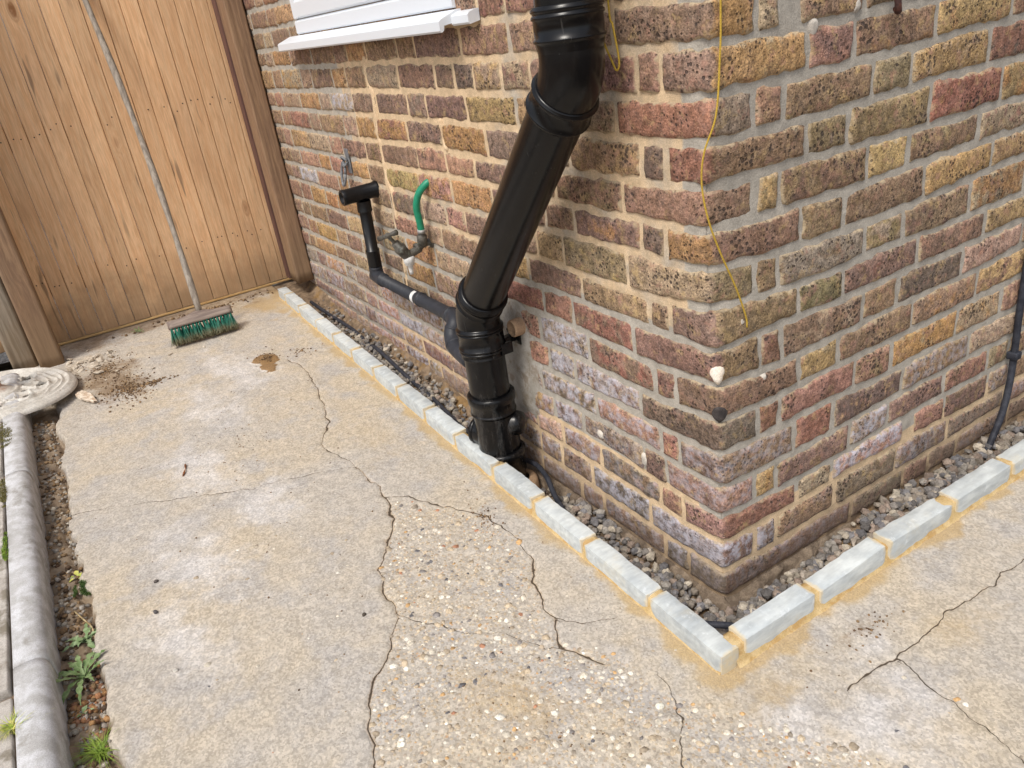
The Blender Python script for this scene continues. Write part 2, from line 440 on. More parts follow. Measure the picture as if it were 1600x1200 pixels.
# ------------------------------------------------------------ the house corner: bricks one by one
JOINTS={
 0:[(-2.421,7.0),(-1.627,2.6),(-1.192,4.2),(-0.86,-1.2),(-0.674,-1.5),(-0.271,1.8),(-0.097,0.6),(0.0,2.3),(0.1,1.1),(0.144,1.0),(0.187,1.1),(0.36,0.9)],
 1:[(-2.406,-4.7),(-1.529,1.9),(-1.314,1.2),(-0.695,-0.4),(-0.255,-3.3),(-0.091,-2.9),(0.0,0.3),(0.168,1.3),(0.314,-1.9),(0.447,-0.6),(0.532,0.5),(0.682,8.5),(0.864,9.0)],
 2:[(-2.567,-0.4),(-1.546,2.6),(-1.352,2.6),(-0.914,0.2),(-0.682,-1.3),(-0.337,-0.7),(-0.191,-3.9),(0.0,-0.1),(0.122,-0.1),(0.268,-1.1),(0.428,0.3),(0.455,0.8),(0.602,8.4),(0.868,2.7)],
 3:[(-2.576,3.0),(-1.577,-3.2),(-1.053,7.5),(-0.918,-4.5),(-0.742,-8.9),(-0.472,-7.3),(-0.318,-5.7),(-0.145,-5.0),(0.0,0.8),(0.146,4.5),(0.298,0.8),(0.494,-2.6),(0.681,-5.9)],
 4:[(-2.426,-5.7),(-1.567,0.8),(-1.448,0.2),(-1.187,4.4),(-0.818,7.2),(-0.535,-0.4),(-0.329,-4.2),(-0.151,-2.8),(0.0,-0.2),(0.147,-0.6),(0.358,-3.2),(0.517,0.7),(0.693,1.0),(0.923,0.6)],
 5:[(-2.572,-1.6),(-1.607,4.6),(-1.487,1.1),(-1.318,2.9),(-1.142,-0.3),(-0.891,-1.9),(-0.625,-2.8),(-0.443,4.0),(-0.204,3.7),(-0.095,1.8),(0.0,4.6),(0.13,-0.4),(0.295,-7.5),(0.402,-7.7),(0.482,-6.2),(0.64,-0.7),(0.883,9.0)],
 6:[(-2.546,4.6),(-1.919,2.8),(-1.37,-1.7),(-1.146,2.4),(-0.976,2.2),(-0.727,-8.4),(-0.582,-0.8),(-0.417,-7.4),(-0.173,-6.1),(0.0,7.5),(0.13,-0.7),(0.299,-8.5),(0.447,-2.0),(0.489,-0.9),(0.653,-5.8)],
 7:[(-2.453,-7.2),(-1.818,8.9),(-1.633,3.9),(-1.188,4.8),(-1.075,2.0),(-0.795,-6.6),(-0.435,1.3),(-0.18,-1.2),(0.0,2.1),(0.164,5.8),(0.339,-0.1),(0.53,3.0),(0.534,3.0),(0.734,-0.2),(0.96,2.4)],
 8:[(-2.453,-5.8),(-1.837,5.1),(-1.567,-7.3),(-1.333,4.8),(-0.658,-5.9),(-0.529,3.1),(-0.384,-1.5),(-0.187,-5.9),(0.0,8.3),(0.165,-5.7),(0.344,-1.2),(0.422,-1.1),(0.539,1.3),(0.748,0.6),(0.976,9.0)],
 9:[(-2.523,-9.0),(-1.842,4.1),(-0.607,-8.8),(-0.433,-1.4),(-0.279,-7.6),(-0.159,-7.2),(0.0,7.2),(0.132,-1.2),(0.312,2.2),(0.428,1.5),(0.553,2.1)],
 10:[(-2.576,-9.0),(-1.86,9.0),(-0.667,-7.9),(-0.453,-2.6),(-0.286,0.5),(-0.159,-3.6),(0.0,2.3),(0.132,-0.2),(0.316,3.1),(0.477,-6.1),(0.49,-6.1),(0.7,-0.5),(0.854,-6.3)],
 11:[(-2.563,-9.0),(-2.335,-0.6),(-2.036,5.2),(-1.814,-2.6),(-1.578,-4.3),(-0.685,-7.9),(-0.505,2.4),(-0.367,2.0),(-0.176,2.6),(0.0,-2.6),(0.133,-8.3),(0.321,-8.8),(0.532,-3.2),(0.789,-4.4),(1.037,-7.6)],
 12:[(-2.425,-9.0),(-1.812,5.2),(-1.576,3.4),(-1.142,2.7),(-0.701,-4.3),(-0.495,6.0),(-0.339,4.9),(-0.213,-2.0),(-0.06,-0.6),(0.0,0.3),(0.133,-5.9),(0.325,-6.5),(0.492,-2.5),(0.575,1.2),(0.803,-2.9),(1.057,-9.0)],
 13:[(-1.61,7.3),(-1.162,9.0),(-0.479,9.0),(-0.288,6.1),(-0.123,1.9),(0.0,7.9),(0.21,3.2),(0.369,8.7),(0.589,4.8),(0.658,6.6),(0.859,-8.9)],
 14:[(-0.418,5.2),(-0.226,3.1),(0.0,6.9),(0.096,2.5)],
 15:[(0.0,9.0)],
}
COURSES={
 0:([-2.42,-2.19,-1.928,-1.578,-1.426,-1.196,-1.08,-0.82,-0.596,-0.238],"B O PB BP BO BY B BP BY PB BK",[0.102,0.156,0.202,0.368,0.526],"O OT GT YB OB O"),
 1:([-2.366,-2.114,-1.986,-1.76,-1.632,-1.464,-1.224,-0.988,-0.88,-0.778,-0.648,-0.178,-0.116],"B OT T PB OY B BT PB PB BK YT TP S PS",[0.224,0.346,0.582,0.828],"OY SP BO OY S"),
 2:([-2.424,-2.192,-1.95,-1.826,-1.614,-1.418,-1.186,-1.07,-0.84,-0.248],"B TS OY TS TW P PB P BP YP RP",[0.096,0.166,0.402,0.516,0.766],"GT S YV VY YT RK"),
 3:([-2.368,-2.12,-2.0,-1.748,-1.622,-1.466,-1.226,-1.002,-0.764,-0.416,-0.18,-0.112],"B RP T BY TS OT RO PB OR P YB PK RS",[0.226,0.342,0.582,0.828],"BV GV BV OR YO"),
 4:([-2.426,-2.196,-1.948,-1.812,-1.586,-1.454,-1.184,-1.002,-0.844,-0.478,-0.242],"B TY BT TS SP BY PB SP SP PB BV SR",[0.108,0.164,0.402,0.526,0.762],"BS VY VP YV VB TS"),
 5:([-2.366,-2.12,-1.986,-1.762,-1.604,-1.466,-1.204,-0.996,-0.772,-0.418,-0.194,-0.122],"B PS OB PS OB TB OY OS YO PB PO PK OR",[0.22,0.338,0.586,0.828],"BT VY VB YO KY"),
 6:([-2.434,-2.2,-1.946,-1.834,-1.636,-1.454,-1.21,-1.054,-0.59,-0.476,-0.244],"B WY PS O B TB PR T OS T VY TY",[0.104,0.162,0.406,0.53,0.758],"VT V VG TV BP OT"),
 7:([-2.338,-2.146,-2.004,-1.642,-1.464,-1.228,-0.746,-0.642,-0.418,-0.182,-0.12],"B O OY TO TO SR BT YV PB P YB PB",[0.214,0.344,0.584,0.832],"VO PV PR SP Y"),
 8:([-2.41,-2.19,-1.946,-1.604,-1.396,-1.178,-0.84,-0.59,-0.466,-0.242],"P BT P T TO O T BR SR PR PR",[0.108,0.166,0.41,0.526,0.76,1.002],"VB R BT BV K ST B"),
 9:([-2.372,-2.126,-1.996,-1.834,-1.632,-1.438,-1.218,-0.898,-0.624,-0.416,-0.182,-0.116],"P OT T RP T PB OB T GS GW PR RP BK",[0.218,0.34,0.586,0.83],"BO TY SB OB YB"),
 10:([-2.438,-2.184,-1.952,-1.736,-1.494,-1.292,-0.92,-0.596,-0.484,-0.234],"P OB TB T T BT BT RG WK WP KB",[0.102,0.166,0.398,0.522,0.766,1.042],"G OR BS SB TO TY B"),
 11:([-2.36,-2.116,-2.006,-1.752,-1.632,-1.47,-1.228,-0.906,-0.642,-0.406,-0.174,-0.118],"G TO T BT S B B T G KW RS RS K",[0.212,0.334,0.572,0.83,1.062],"BK RB KY TB ST B"),
 12:([-2.418,-1.814,-1.606,-1.404,-1.22,-0.928,-0.598,-0.472,-0.238,-0.166],"G PS S GW T P TK KW KG KG PS",[0.096,0.16,0.396,0.53,0.744,1.022],"SB YO BP WG SP BS B"),
 13:([-2.222,-1.872,-1.598,-1.44,-1.218,-0.946,-0.57,-0.406,-0.19,-0.118],"T T TS O R P RP PS KB S SR",[0.226,0.342,0.594,0.632,0.758,1.04],"RB BT SW K SP P B"),
 14:([-2.112,-1.616,-1.322,-1.008,-0.588,-0.452,-0.232],"T T WP P P PB WK WK",[0.098,0.164,0.356,0.576,0.782],"PG PW GB GB GP GB"),
 15:([-0.95,-0.698,-0.414,-0.184,-0.108],"B B P PB KW GB",[0.418,0.714],"PG GP G"),
}

def jz(i, s):
    b = (15-i)*0.075
    if i in JOINTS:
        a = np.array(JOINTS[i]); return b + np.interp(s, a[:, 0], a[:, 1])*0.001
    return b + 0.0015*np.sin(np.asarray(s)*5+i)
def corner_shift(z):      # the arris is worn back between the 3rd and 7th course
    return -0.019*np.exp(-((np.asarray(z)-0.80)/0.155)**4)
FR = 0.011
def fold(s, z, d):
    """(distance round the corner, height, how far proud) -> world"""
    s, z, d = (np.asarray(q, float) for q in np.broadcast_arrays(s, z, d))
    t = np.clip((s+FR)/(2*FR), 0, 1)
    ang = -math.pi/2 + t*math.pi/2
    nx, ny = np.cos(ang), np.sin(ang)
    px = np.where(s < -FR, s, np.where(s > FR, 0.0, -FR + FR*nx))
    py = np.where(s < -FR, 0.0, np.where(s > FR, s, FR + FR*ny))
    c = corner_shift(z)
    px = px + c*np.where(s < 0, np.exp(np.minimum(s, 0)/0.06), np.exp(-np.maximum(s, 0)/0.16))
    # slow bulges of an old wall
    w = 0.004*(vn(s*1.7, z*1.7, 0, 5)-0.5)*2
    return np.stack([px+nx*(d+w), py+ny*(d+w), z], -1)

def grid_faces(nu, nv):
    i = np.arange((nu-1)*(nv-1)); a = i % (nu-1); b = i//(nu-1)
    q = b*nu+a
    return np.stack([q, q+1, q+nu+1, q+nu], -1)

def brick_geo(sl, sr, c, seed, wear=1.0):
    g = 0.0050
    a0, a1 = sl+g, sr-g
    w = a1-a0
    n = max(3, int(w/0.017))
    S = np.concatenate([[0, 0.003, 0.009], np.linspace(0.02, w-0.02, n) if w > 0.05 else [w/2], [w-0.009, w-0.003, w]])
    crosses = sl < 0 < sr
    if crosses:
        S = np.unique(np.concatenate([S, -a0 + np.array([-0.012, -0.006, 0, 0.006, 0.012])]))
    Vv = np.array([0, 0.055, 0.14, 0.32, 0.5, 0.68, 0.86, 0.945, 1.0])
    s, v = np.meshgrid(a0+S, Vv)
    zb, zt = jz(c, s)+0.0064, jz(c-1, s)-0.0064
    hgt = zt-zb
    z = zb + v*hgt
    # rounded, ragged outline
    ds = np.minimum(s-a0, a1-s); dz = np.minimum(z-zb, zt-z)
    e = np.minimum(ds, dz)
    rag = np.exp(-e/0.010)
    s2 = s + rag*(fbm(s*42, z*42, seed, 3, 3)-0.5)*0.015*wear
    z2 = z + rag*(fbm(s*42+40, z*42, seed, 4, 3)-0.5)*0.016*wear
    rc = 0.007*wear
    ox, oz = np.maximum(rc-ds, 0), np.maximum(rc-dz, 0)
    k = np.where((ox > 0) & (oz > 0), np.maximum(0, np.hypot(ox, oz)-rc), 0)
    sg_s = np.where(s-a0 < a1-s, 1, -1); sg_z = np.where(z-zb < zt-z, 1, -1)
    s2 = s2 + sg_s*k*0.7; z2 = z2 + sg_z*k*0.7
    rs = np.random.default_rng(seed)
    proud = rs.uniform(0.0018, 0.0045)
    d = proud + (fbm(s*38, z*38, seed*3.3, 9, 3)-0.5)*0.0034 + (s-(a0+a1)/2)*rs.normal(0, 0.006)
    d = d - 0.0075*np.exp(-e/0.0028)
    if crosses: d = d - 0.004*np.exp(-(s/0.012)**2)*fbm(z*40, seed, 0, 2, 2)
    P = fold(s2, z2, d).reshape(-1, 3)
    mixw = (0.5 + rs.uniform(-0.28, 0.28)) + 0*s
    if crosses: mixw = sstep(-0.02, 0.03, s)*1.3-0.15
    edge = np.exp(-e/0.012)
    return P, grid_faces(S.size, Vv.size), {'mixw': mixw.ravel(), 'edge': edge.ravel()}

house = empty('brick_house', (0, 0, 0), 'corner of an old yellow and brown stock brick house with a white window', 'house')

# mortar skin: every joint between the bricks, wrapped round the corner
ss = np.concatenate([np.arange(-3.4, -2.7, 0.05), np.arange(-2.7, -0.02, 0.009), np.linspace(-0.02, 0.02, 9), np.arange(0.029, 1.5, 0.009), np.arange(1.5, 3.01, 0.1)])
zz = np.concatenate([np.arange(-0.16, 1.45, 0.009), np.arange(1.45, 2.8, 0.15)])
sg, zg = np.meshgrid(ss, zz)
dm = (fbm(sg*45, zg*45, 0, 21, 3)-0.5)*0.0032 + (fbm(sg*8, zg*8, 0, 22, 2)-0.5)*0.002 - 0.0014 - 0.008*np.exp(-(sg/0.018)**2)
tan = np.zeros_like(sg)
L_ = sg < 0
tan = np.where(L_ & (zg < 0.235), 0.95, tan)
tan = np.where(L_ & (zg > 0.62), 0.62, tan)
tan = np.where(L_ & (zg > 0.235) & (zg <= 0.62), 0.22, tan)
tan = np.where(L_ & (zg > 0.78) & (sg > -1.62) & (sg < -0.72), 1.0, tan)
tan = np.where(L_ & (sg < -1.7), 0.28, tan)
tan = np.where(L_ & (sg > -0.07) & (zg > 0.2), 0.15, tan)
tan = np.where(~L_, 0.05, tan)
tan = np.where(~L_ & (zg < 0.19), 0.85, tan)
dirt = sstep(0.12, -0.03, zg + 0.04*(fbm(sg*6, zg*6, 0, 8, 2)-0.5)) + 0.5*sstep(-1.3, -2.2, sg)*sstep(0.35, 0.1, zg)
wall = mesh_obj('wall', fold(sg, zg, dm).reshape(-1, 3), grid_faces(ss.size, zz.size), M['mortar'], house,
                attrs={'tan': tan.ravel(), 'dirt': np.clip(dirt, 0, 1).ravel()})
core_v = [(-3.4, 0.03, -0.15), (-0.03, 0.03, -0.15), (-0.03, 3.0, -0.15), (-3.4, 3.0, -0.15)]
core_v += [(x, y, 2.75) for x, y, z in core_v]
mesh_obj('wall_core', core_v, [[0, 1, 5, 4], [1, 2, 6, 5], [2, 3, 7, 6], [3, 0, 4, 7], [4, 5, 6, 7]], M['cement'], house, smooth=False)

def split_gap(a, b):
    w = b-a
    if w <= 0.275: return [a, b]
    best = None
    for ns in range(0, 14):
        for nh in range(0, 12):
            if ns+nh < 2 or abs(ns-nh) > 1+ns//2 or nh > ns+1: continue
            t = ns*0.236+nh*0.118
            if best is None or abs(t-w) < best[0]: best = (abs(t-w), ns, nh)
    _, ns, nh = best
    seq, a1, b1 = [], ns, nh
    while a1+b1:
        if a1 >= b1 and a1: seq.append(0.236); a1 -= 1
        elif b1: seq.append(0.118); b1 -= 1
    f = w/sum(seq)
    return [a] + list(a + np.cumsum(seq)*f)

def colour(code, rs):
    c1 = np.array(PAL[code[0]]); c2 = np.array(PAL[code[-1]])
    if len(code) == 1: c2 = np.array(PAL[rs.choice(list('BTPY'))])*0.5 + c1*0.5
    j = lambda c: c*rs.uniform(0.88, 1.12)*(1+rs.normal(0, 0.035, 3))
    mean = np.array(srgb(158, 130, 108))
    c1 = c1*0.60+mean*0.40; c2 = c2*0.66+mean*0.34
    return j(c1)*0.86, j(c2)*0.86

def add_brick(sl, sr, c, code, code2=None, parent=None):
    seed = int((sl+5)*1000)*31 + c*977 + 500
    rs = np.random.default_rng(seed)
    P, F, A = brick_geo(sl, sr, c, seed % 100000)
    o = mesh_obj('brick', P, F, M['brick'], parent or wall, attrs=A)
    a, b = colour(code, rs)
    if code2: b = colour(code2, rs)[0]
    o.color = (*a, 1.0)
    o['col2'] = [float(q) for q in b]
    bl = 0.75 if 'W' in code else 0.0
    z = (15.5-c)*0.075
    if sl < -0.3 and z < 0.40: bl = max(bl, 0.55 if rs.uniform() < 0.5 else 0.25)
    elif z < 0.35 and rs.uniform() < 0.25: bl = max(bl, 0.35)
    o['bloom'] = bl + 0.04
    return o

FRAME_X = (-2.0, -0.81)
for c, (lj, lc, rj, rc_) in COURSES.items():
    lc, rc_ = lc.split(), rc_.split()
    rs = np.random.default_rng(c+1)
    pts = [(-2.75)] + lj
    for k in range(len(pts)-1):
        seg = split_gap(pts[k], pts[k+1])
        for m in range(len(seg)-1):
            code = lc[k] if m == 0 or len(seg) < 3 else rs.choice(['P', 'B', 'T', 'PB', 'S', 'GB'])
            add_brick(seg[m], seg[m+1], c, code)
    add_brick(lj[-1], rj[0], c, lc[-1], rc_[0])
    pts = rj + [1.42 + 0.12*(c % 2)]
    for k in range(len(pts)-1):
        if pts[k+1]-pts[k] < 0.05: continue
        seg = split_gap(pts[k], pts[k+1])
        for m in range(len(seg)-1):
            code = rc_[k+1] if m == 0 else rs.choice(['B', 'P', 'S', 'T', 'BT'])
            add_brick(seg[m], seg[m+1], c, code)
# the courses beside and above the window sill, only partly in view
GEN = ['O', 'YB', 'B', 'PB', 'P', 'S', 'T', 'RP', 'OY', 'BT', 'GB', 'R']
for c in (-1, -2, -3, -4):
    rs = np.random.default_rng(c+90)
    off = 0.118 if c % 2 else 0.0
    js = [-2.72]
    while js[-1] < -0.36:
        js.append(js[-1] + (0.236 if len(js) % 2 == (c % 2) else 0.118))
    js = [q for q in js if q < -0.34]
    js += [-0.236] if c % 2 else [-0.17, -0.118]
    r0 = 0.105 if c % 2 else 0.225
    for a, b in zip(js[:-1], js[1:]):
        if c <= -2 and a > FRAME_X[0]-0.03 and b < FRAME_X[1]+0.03: continue
        if c <= -2 and a < FRAME_X[0] < b: b = FRAME_X[0]+0.01
        if c <= -2 and a < FRAME_X[1] < b: a = FRAME_X[1]-0.01
        if b-a > 0.04: add_brick(a, b, c, 'R' if (c == -1 and -0.72 < a < -0.5) else rs.choice(GEN))
    if c >= -2:
        add_brick(js[-1], r0, c, 'BP', 'OY')
        q = r0
        while q < 1.2:
            w = 0.236 if rs.uniform() < 0.55 else 0.118
            add_brick(q, q+w, c, rs.choice(GEN)); q += w

# rough footing under the brickwork, half buried
fs = np.concatenate([np.arange(-2.75, -0.02, 0.012), np.linspace(-0.02, 0.02, 7), np.arange(0.032, 1.6, 0.012)])
fz = np.linspace(-0.15, 0.012, 14)
sg, zg = np.meshgrid(fs, fz)
lo = np.interp(sg, [-2.7, -1.3, -0.9, 0, 1.5], [0.085, 0.05, 0.01, 0.0, 0.0])
z2 = zg + lo*(zg+0.15)/0.16 + (fbm(sg*9, zg*9, 0, 31, 2)-0.5)*0.016
df = 0.003 + 0.022*sstep(0.012, -0.06, zg) + (fbm(sg*20, zg*30, 0, 33, 4)-0.4)*0.034
df = np.where(zg > 0.005, -0.012, df)
mesh_obj('footing', fold(sg, z2, df).reshape(-1, 3), grid_faces(fs.size, fz.size), M['footing'], house)

# cement smeared over the bricks beside the soil pipe, with the hole of an old clay pipe
PATCH = np.array([(-0.80, 0.525), (-0.728, 0.545), (-0.675, 0.50), (-0.662, 0.44), (-0.652, 0.385), (-0.655, 0.29), (-0.69, 0.205), (-0.80, 0.15), (-0.93, 0.17), (-0.96, 0.30), (-0.92, 0.47)])
def patch_mesh(name, poly, thick, mat, parent, step=0.007, seed=3, soft=0.02):
    c = poly.mean(0)
    x = np.arange(poly[:, 0].min()-0.03, poly[:, 0].max()+0.03, step); z = np.arange(poly[:, 1].min()-0.03, poly[:, 1].max()+0.03, step)
    X, Z = np.meshgrid(x, z)
    ang = np.arctan2(Z-c[1], X-c[0]); r = np.hypot(X-c[0], Z-c[1])
    pa = np.arctan2(poly[:, 1]-c[1], poly[:, 0]-c[0]); prr = np.hypot(poly[:, 0]-c[0], poly[:, 1]-c[1])
    o = np.argsort(pa); pa, prr = pa[o], prr[o]
    R = np.interp(ang, np.concatenate([pa-2*math.pi, pa, pa+2*math.pi]), np.tile(prr, 3))
    e = R - r + (fbm(X*30, Z*30, 0, seed, 3)-0.5)*min(0.03, 0.35*prr.mean())
    d = thick*sstep(-0.004, soft, e) - 0.010*sstep(0.0, -0.012, e) + (fbm(X*28, Z*28, 0, seed+1, 3)-0.5)*thick*0.6
    P = fold(X, Z, d)
    keep = e > -0.014
    F = grid_faces(x.size, z.size)
    kf = keep.ravel()[F].all(1)
    idx = np.unique(F[kf]); mp = -np.ones(X.size, int); mp[idx] = np.arange(idx.size)
    return mesh_obj(name, P.reshape(-1, 3)[idx], mp[F[kf]], mat, parent)
patch_mesh('cement_patch', PATCH, 0.006, M['cement'], house, soft=0.05)
tag(patch_mesh('filler_patch', np.array([(-0.012, 0.568), (0.010, 0.570), (0.008, 0.552), (0.0, 0.536), (-0.010, 0.546), (-0.018, 0.556)]), 0.004, M['white_lump'], house, 0.0025, 7, 0.005), 'white filler pressed into the worn corner joint')
tag(patch_mesh('tar_patch', np.array([(-0.010, 0.480), (0.010, 0.483), (0.020, 0.473), (0.014, 0.462), (-0.006, 0.458), (-0.014, 0.468)]), 0.0035, M['tar'], house, 0.0025, 9, 0.005), 'black tar spot on the brick corner')
for q, (a, b, w) in enumerate([(0.236, 1.122, 0.016), (0.115, 0.508, 0.010), (0.062, 0.643, 0.010), (0.345, 1.142, 0.012), (-0.06, 1.105, 0.009), (-0.235, 0.262, 0.015), (-0.40, 0.262, 0.012)]):
    pw = np.array([(a+w*math.cos(t)*random.uniform(.6, 1.1), b+w*math.sin(t)*random.uniform(.6, 1.1)) for t in np.arange(0, 6.2, 0.8)])
    patch_mesh('mortar_splash', pw, 0.0045, M['splash'], house, 0.003, 20+q, 0.005)
# pale mortar lines run down the wall where an old opening was blocked
def ribbon(name, pts, hw, thick, mat, seed):
    pts = np.array(pts)
    x = np.arange(pts[:, 0].min()-0.03, pts[:, 0].max()+0.03, 0.004); z = np.arange(pts[:, 1].min()-0.02, pts[:, 1].max()+0.02, 0.004)
    X, Z = np.meshgrid(x, z)
    dmin = np.full(X.shape, 9.0)
    for (x0, z0), (x1, z1) in zip(pts[:-1], pts[1:]):
        dx, dz = x1-x0, z1-z0
        t = np.clip(((X-x0)*dx+(Z-z0)*dz)/(dx*dx+dz*dz), 0, 1)
        dmin = np.minimum(dmin, np.hypot(X-x0-t*dx, Z-z0-t*dz))
    e = hw*(0.35+1.3*fbm(X*18, Z*18, 0, seed, 2)) - dmin + (fbm(X*60, Z*60, 0, seed+2, 2)-0.5)*0.008
    d = thick*sstep(-0.003, 0.005, e) - 0.008*sstep(0, -0.008, e) + 0.001
    F = grid_faces(x.size, z.size); kf = (e > -0.008).ravel()[F].all(1)
    idx = np.unique(F[kf]); mp = -np.ones(X.size, int); mp[idx] = np.arange(idx.size)
    return mesh_obj(name, fold(X, Z, d).reshape(-1, 3)[idx], mp[F[kf]], mat, house)
M['seam'] = mat_simple('cream_mortar', srgb(222, 196, 162), srgb(204, 176, 142), 40, 0.9, bstr=0.6)
ribbon('mortar_seam', [(-1.443, 1.142), (-1.447, 1.082), (-1.430, 1.045), (-1.434, 0.989), (-1.450, 0.91), (-1.444, 0.851), (-1.448, 0.78), (-1.425, 0.732), (-1.429, 0.657)], 0.007, 0.0055, M['seam'], 3)
ribbon('mortar_seam', [(-1.436, 0.536), (-1.455, 0.464), (-1.46, 0.395), (-1.425, 0.359)], 0.006, 0.005, M['seam'], 5)
ribbon('mortar_seam', [(-0.995, 0.975), (-0.996, 0.934), (-0.988, 0.906)], 0.005, 0.005, M['seam'], 7)
# mouth of the old clay pipe
th = np.linspace(0, 2*math.pi, 28, endpoint=False)
prof = [(-0.012, 0.0235), (0.030, 0.0235), (0.034, 0.0218), (0.034, 0.0195), (0.030, 0.0180), (0.0145, 0.0178), (0.0140, 0.0001)]
cx, cz = -0.712, 0.466
V = np.concatenate([np.stack([cx+r*np.cos(th)*1.0, -d+0*th, cz+r*np.sin(th)], -1) for d, r in prof])
F = [[i*28+j, i*28+(j+1) % 28, (i+1)*28+(j+1) % 28, (i+1)*28+j] for i in range(len(prof)-1) for j in range(28)]
mo = tag(mesh_obj('pipe_mouth', V, F, M['clay'], house), 'open end of an old clay pipe in the cement patch')

mesh_obj('bore_shade_disc', np.stack([cx+0.0178*np.cos(th), -0.0150+0*th, cz+0.0178*np.sin(th)], -1), [list(range(28))], M['tar'], mo, smooth=False)  # dark disc in the tar colour, standing in for shade inside the shallow mouth
# ------------------------------------------------------------ window (part of the house)
M['pvc'] = NT('white_pvc').out(srgb(222, 227, 233), 0.3, None, 0.5)
def mat_glass():
    k = NT('window_glass'); k.b.inputs['Transmission Weight'].default_value = 0.0
    return k.out(srgb(60, 72, 84), 0.05, None, 0.6)
M['glass'] = mat_glass()
M['dark_gap'] = mat_simple('dark_gap', srgb(30, 28, 28), srgb(40, 38, 36), 30, 0.9)
win = bpy.data.objects.new('window', None); link(win, house); win.location = (-1.4, 0, 1.2)
fx0, fx1 = -2.0, -0.81
def prism_x(poly, x0, x1):
    """poly: (y,z) outline, extruded along x"""
    n = len(poly)
    V = [(x0, y, z) for y, z in poly]+[(x1, y, z) for y, z in poly]
    F = [[i, (i+1) % n, n+(i+1) % n, n+i] for i in range(n)] + [list(range(n))[::-1], [n+i for i in range(n)]]
    return np.array(V), F
sill = [(0.02, 1.236), (-0.012, 1.234), (-0.056, 1.218), (-0.062, 1.214), (-0.062, 1.194), (-0.058, 1.190), (-0.052, 1.194), (-0.050, 1.204), (0.02, 1.212)]
horn = [(0.0, 1.230), (-0.012, 1.229), (-0.026, 1.224), (-0.030, 1.220), (-0.030, 1.204), (-0.026, 1.200), (0.0, 1.205)]
so = mesh_obj('sill', *join(prism_x(sill, -2.092, -0.787), prism_x(horn, -0.7868, -0.706)), M['pvc'], win, smooth=False)
rail = [(0.02, 1.238), (-0.006, 1.238), (-0.010, 1.242), (-0.010, 1.276), (-0.004, 1.283), (0.02, 1.283)]
jamb_w = 0.045
mesh_obj('frame', *join(prism_x(rail, fx0, fx1),
    box_vf(fx0+jamb_w/2, 0.004, 1.62, jamb_w, 0.030, 0.668, 0.004), box_vf(fx1-jamb_w/2, 0.004, 1.62, jamb_w, 0.030, 0.668, 0.004),
    box_vf((fx0+fx1)/2, 0.004, 1.985, fx1-fx0, 0.030, 0.06, 0.004)), M['pvc'], win, smooth=False)
sash = [(0.02, 1.2855), (-0.004, 1.2855), (-0.013, 1.292), (-0.014, 1.335), (-0.002, 1.352), (0.02, 1.352)]
sx0, sx1 = fx0+jamb_w+0.004, fx1-jamb_w-0.004
mesh_obj('sash', *join(prism_x(sash, sx0, sx1), box_vf(sx0+0.03, 0.002, 1.65, 0.06, 0.028, 0.595, 0.005), box_vf(sx1-0.03, 0.002, 1.65, 0.06, 0.028, 0.595, 0.005)), M['pvc'], win, smooth=False)
mesh_obj('pane', *box_vf((sx0+sx1)/2, -0.002, 1.65, sx1-sx0-0.1, 0.004, 0.61, 0), M['glass'], win, smooth=False)

# ------------------------------------------------------------ concrete slab
def polysd(X, Y, pts):
    d = np.full(X.shape, 9.0); s = np.ones(X.shape)
    for (x0, y0), (x1, y1) in zip(pts[:-1], pts[1:]):
        dx, dy = x1-x0, y1-y0
        t = np.clip(((X-x0)*dx+(Y-y0)*dy)/(dx*dx+dy*dy+1e-12), 0, 1)
        q = np.hypot(X-x0-t*dx, Y-y0-t*dy)
        m = q < d
        d = np.where(m, q, d); s = np.where(m, np.sign(dx*(Y-y0)-dy*(X-x0)+1e-15), s)
    return d, s
def polyd(X, Y, pts):
    d = np.full(X.shape, 9.0)
    for (x0, y0), (x1, y1) in zip(pts[:-1], pts[1:]):
        dx, dy = x1-x0, y1-y0
        t = np.clip(((X-x0)*dx+(Y-y0)*dy)/(dx*dx+dy*dy+1e-12), 0, 1)
        d = np.minimum(d, np.hypot(X-x0-t*dx, Y-y0-t*dy))
    return d
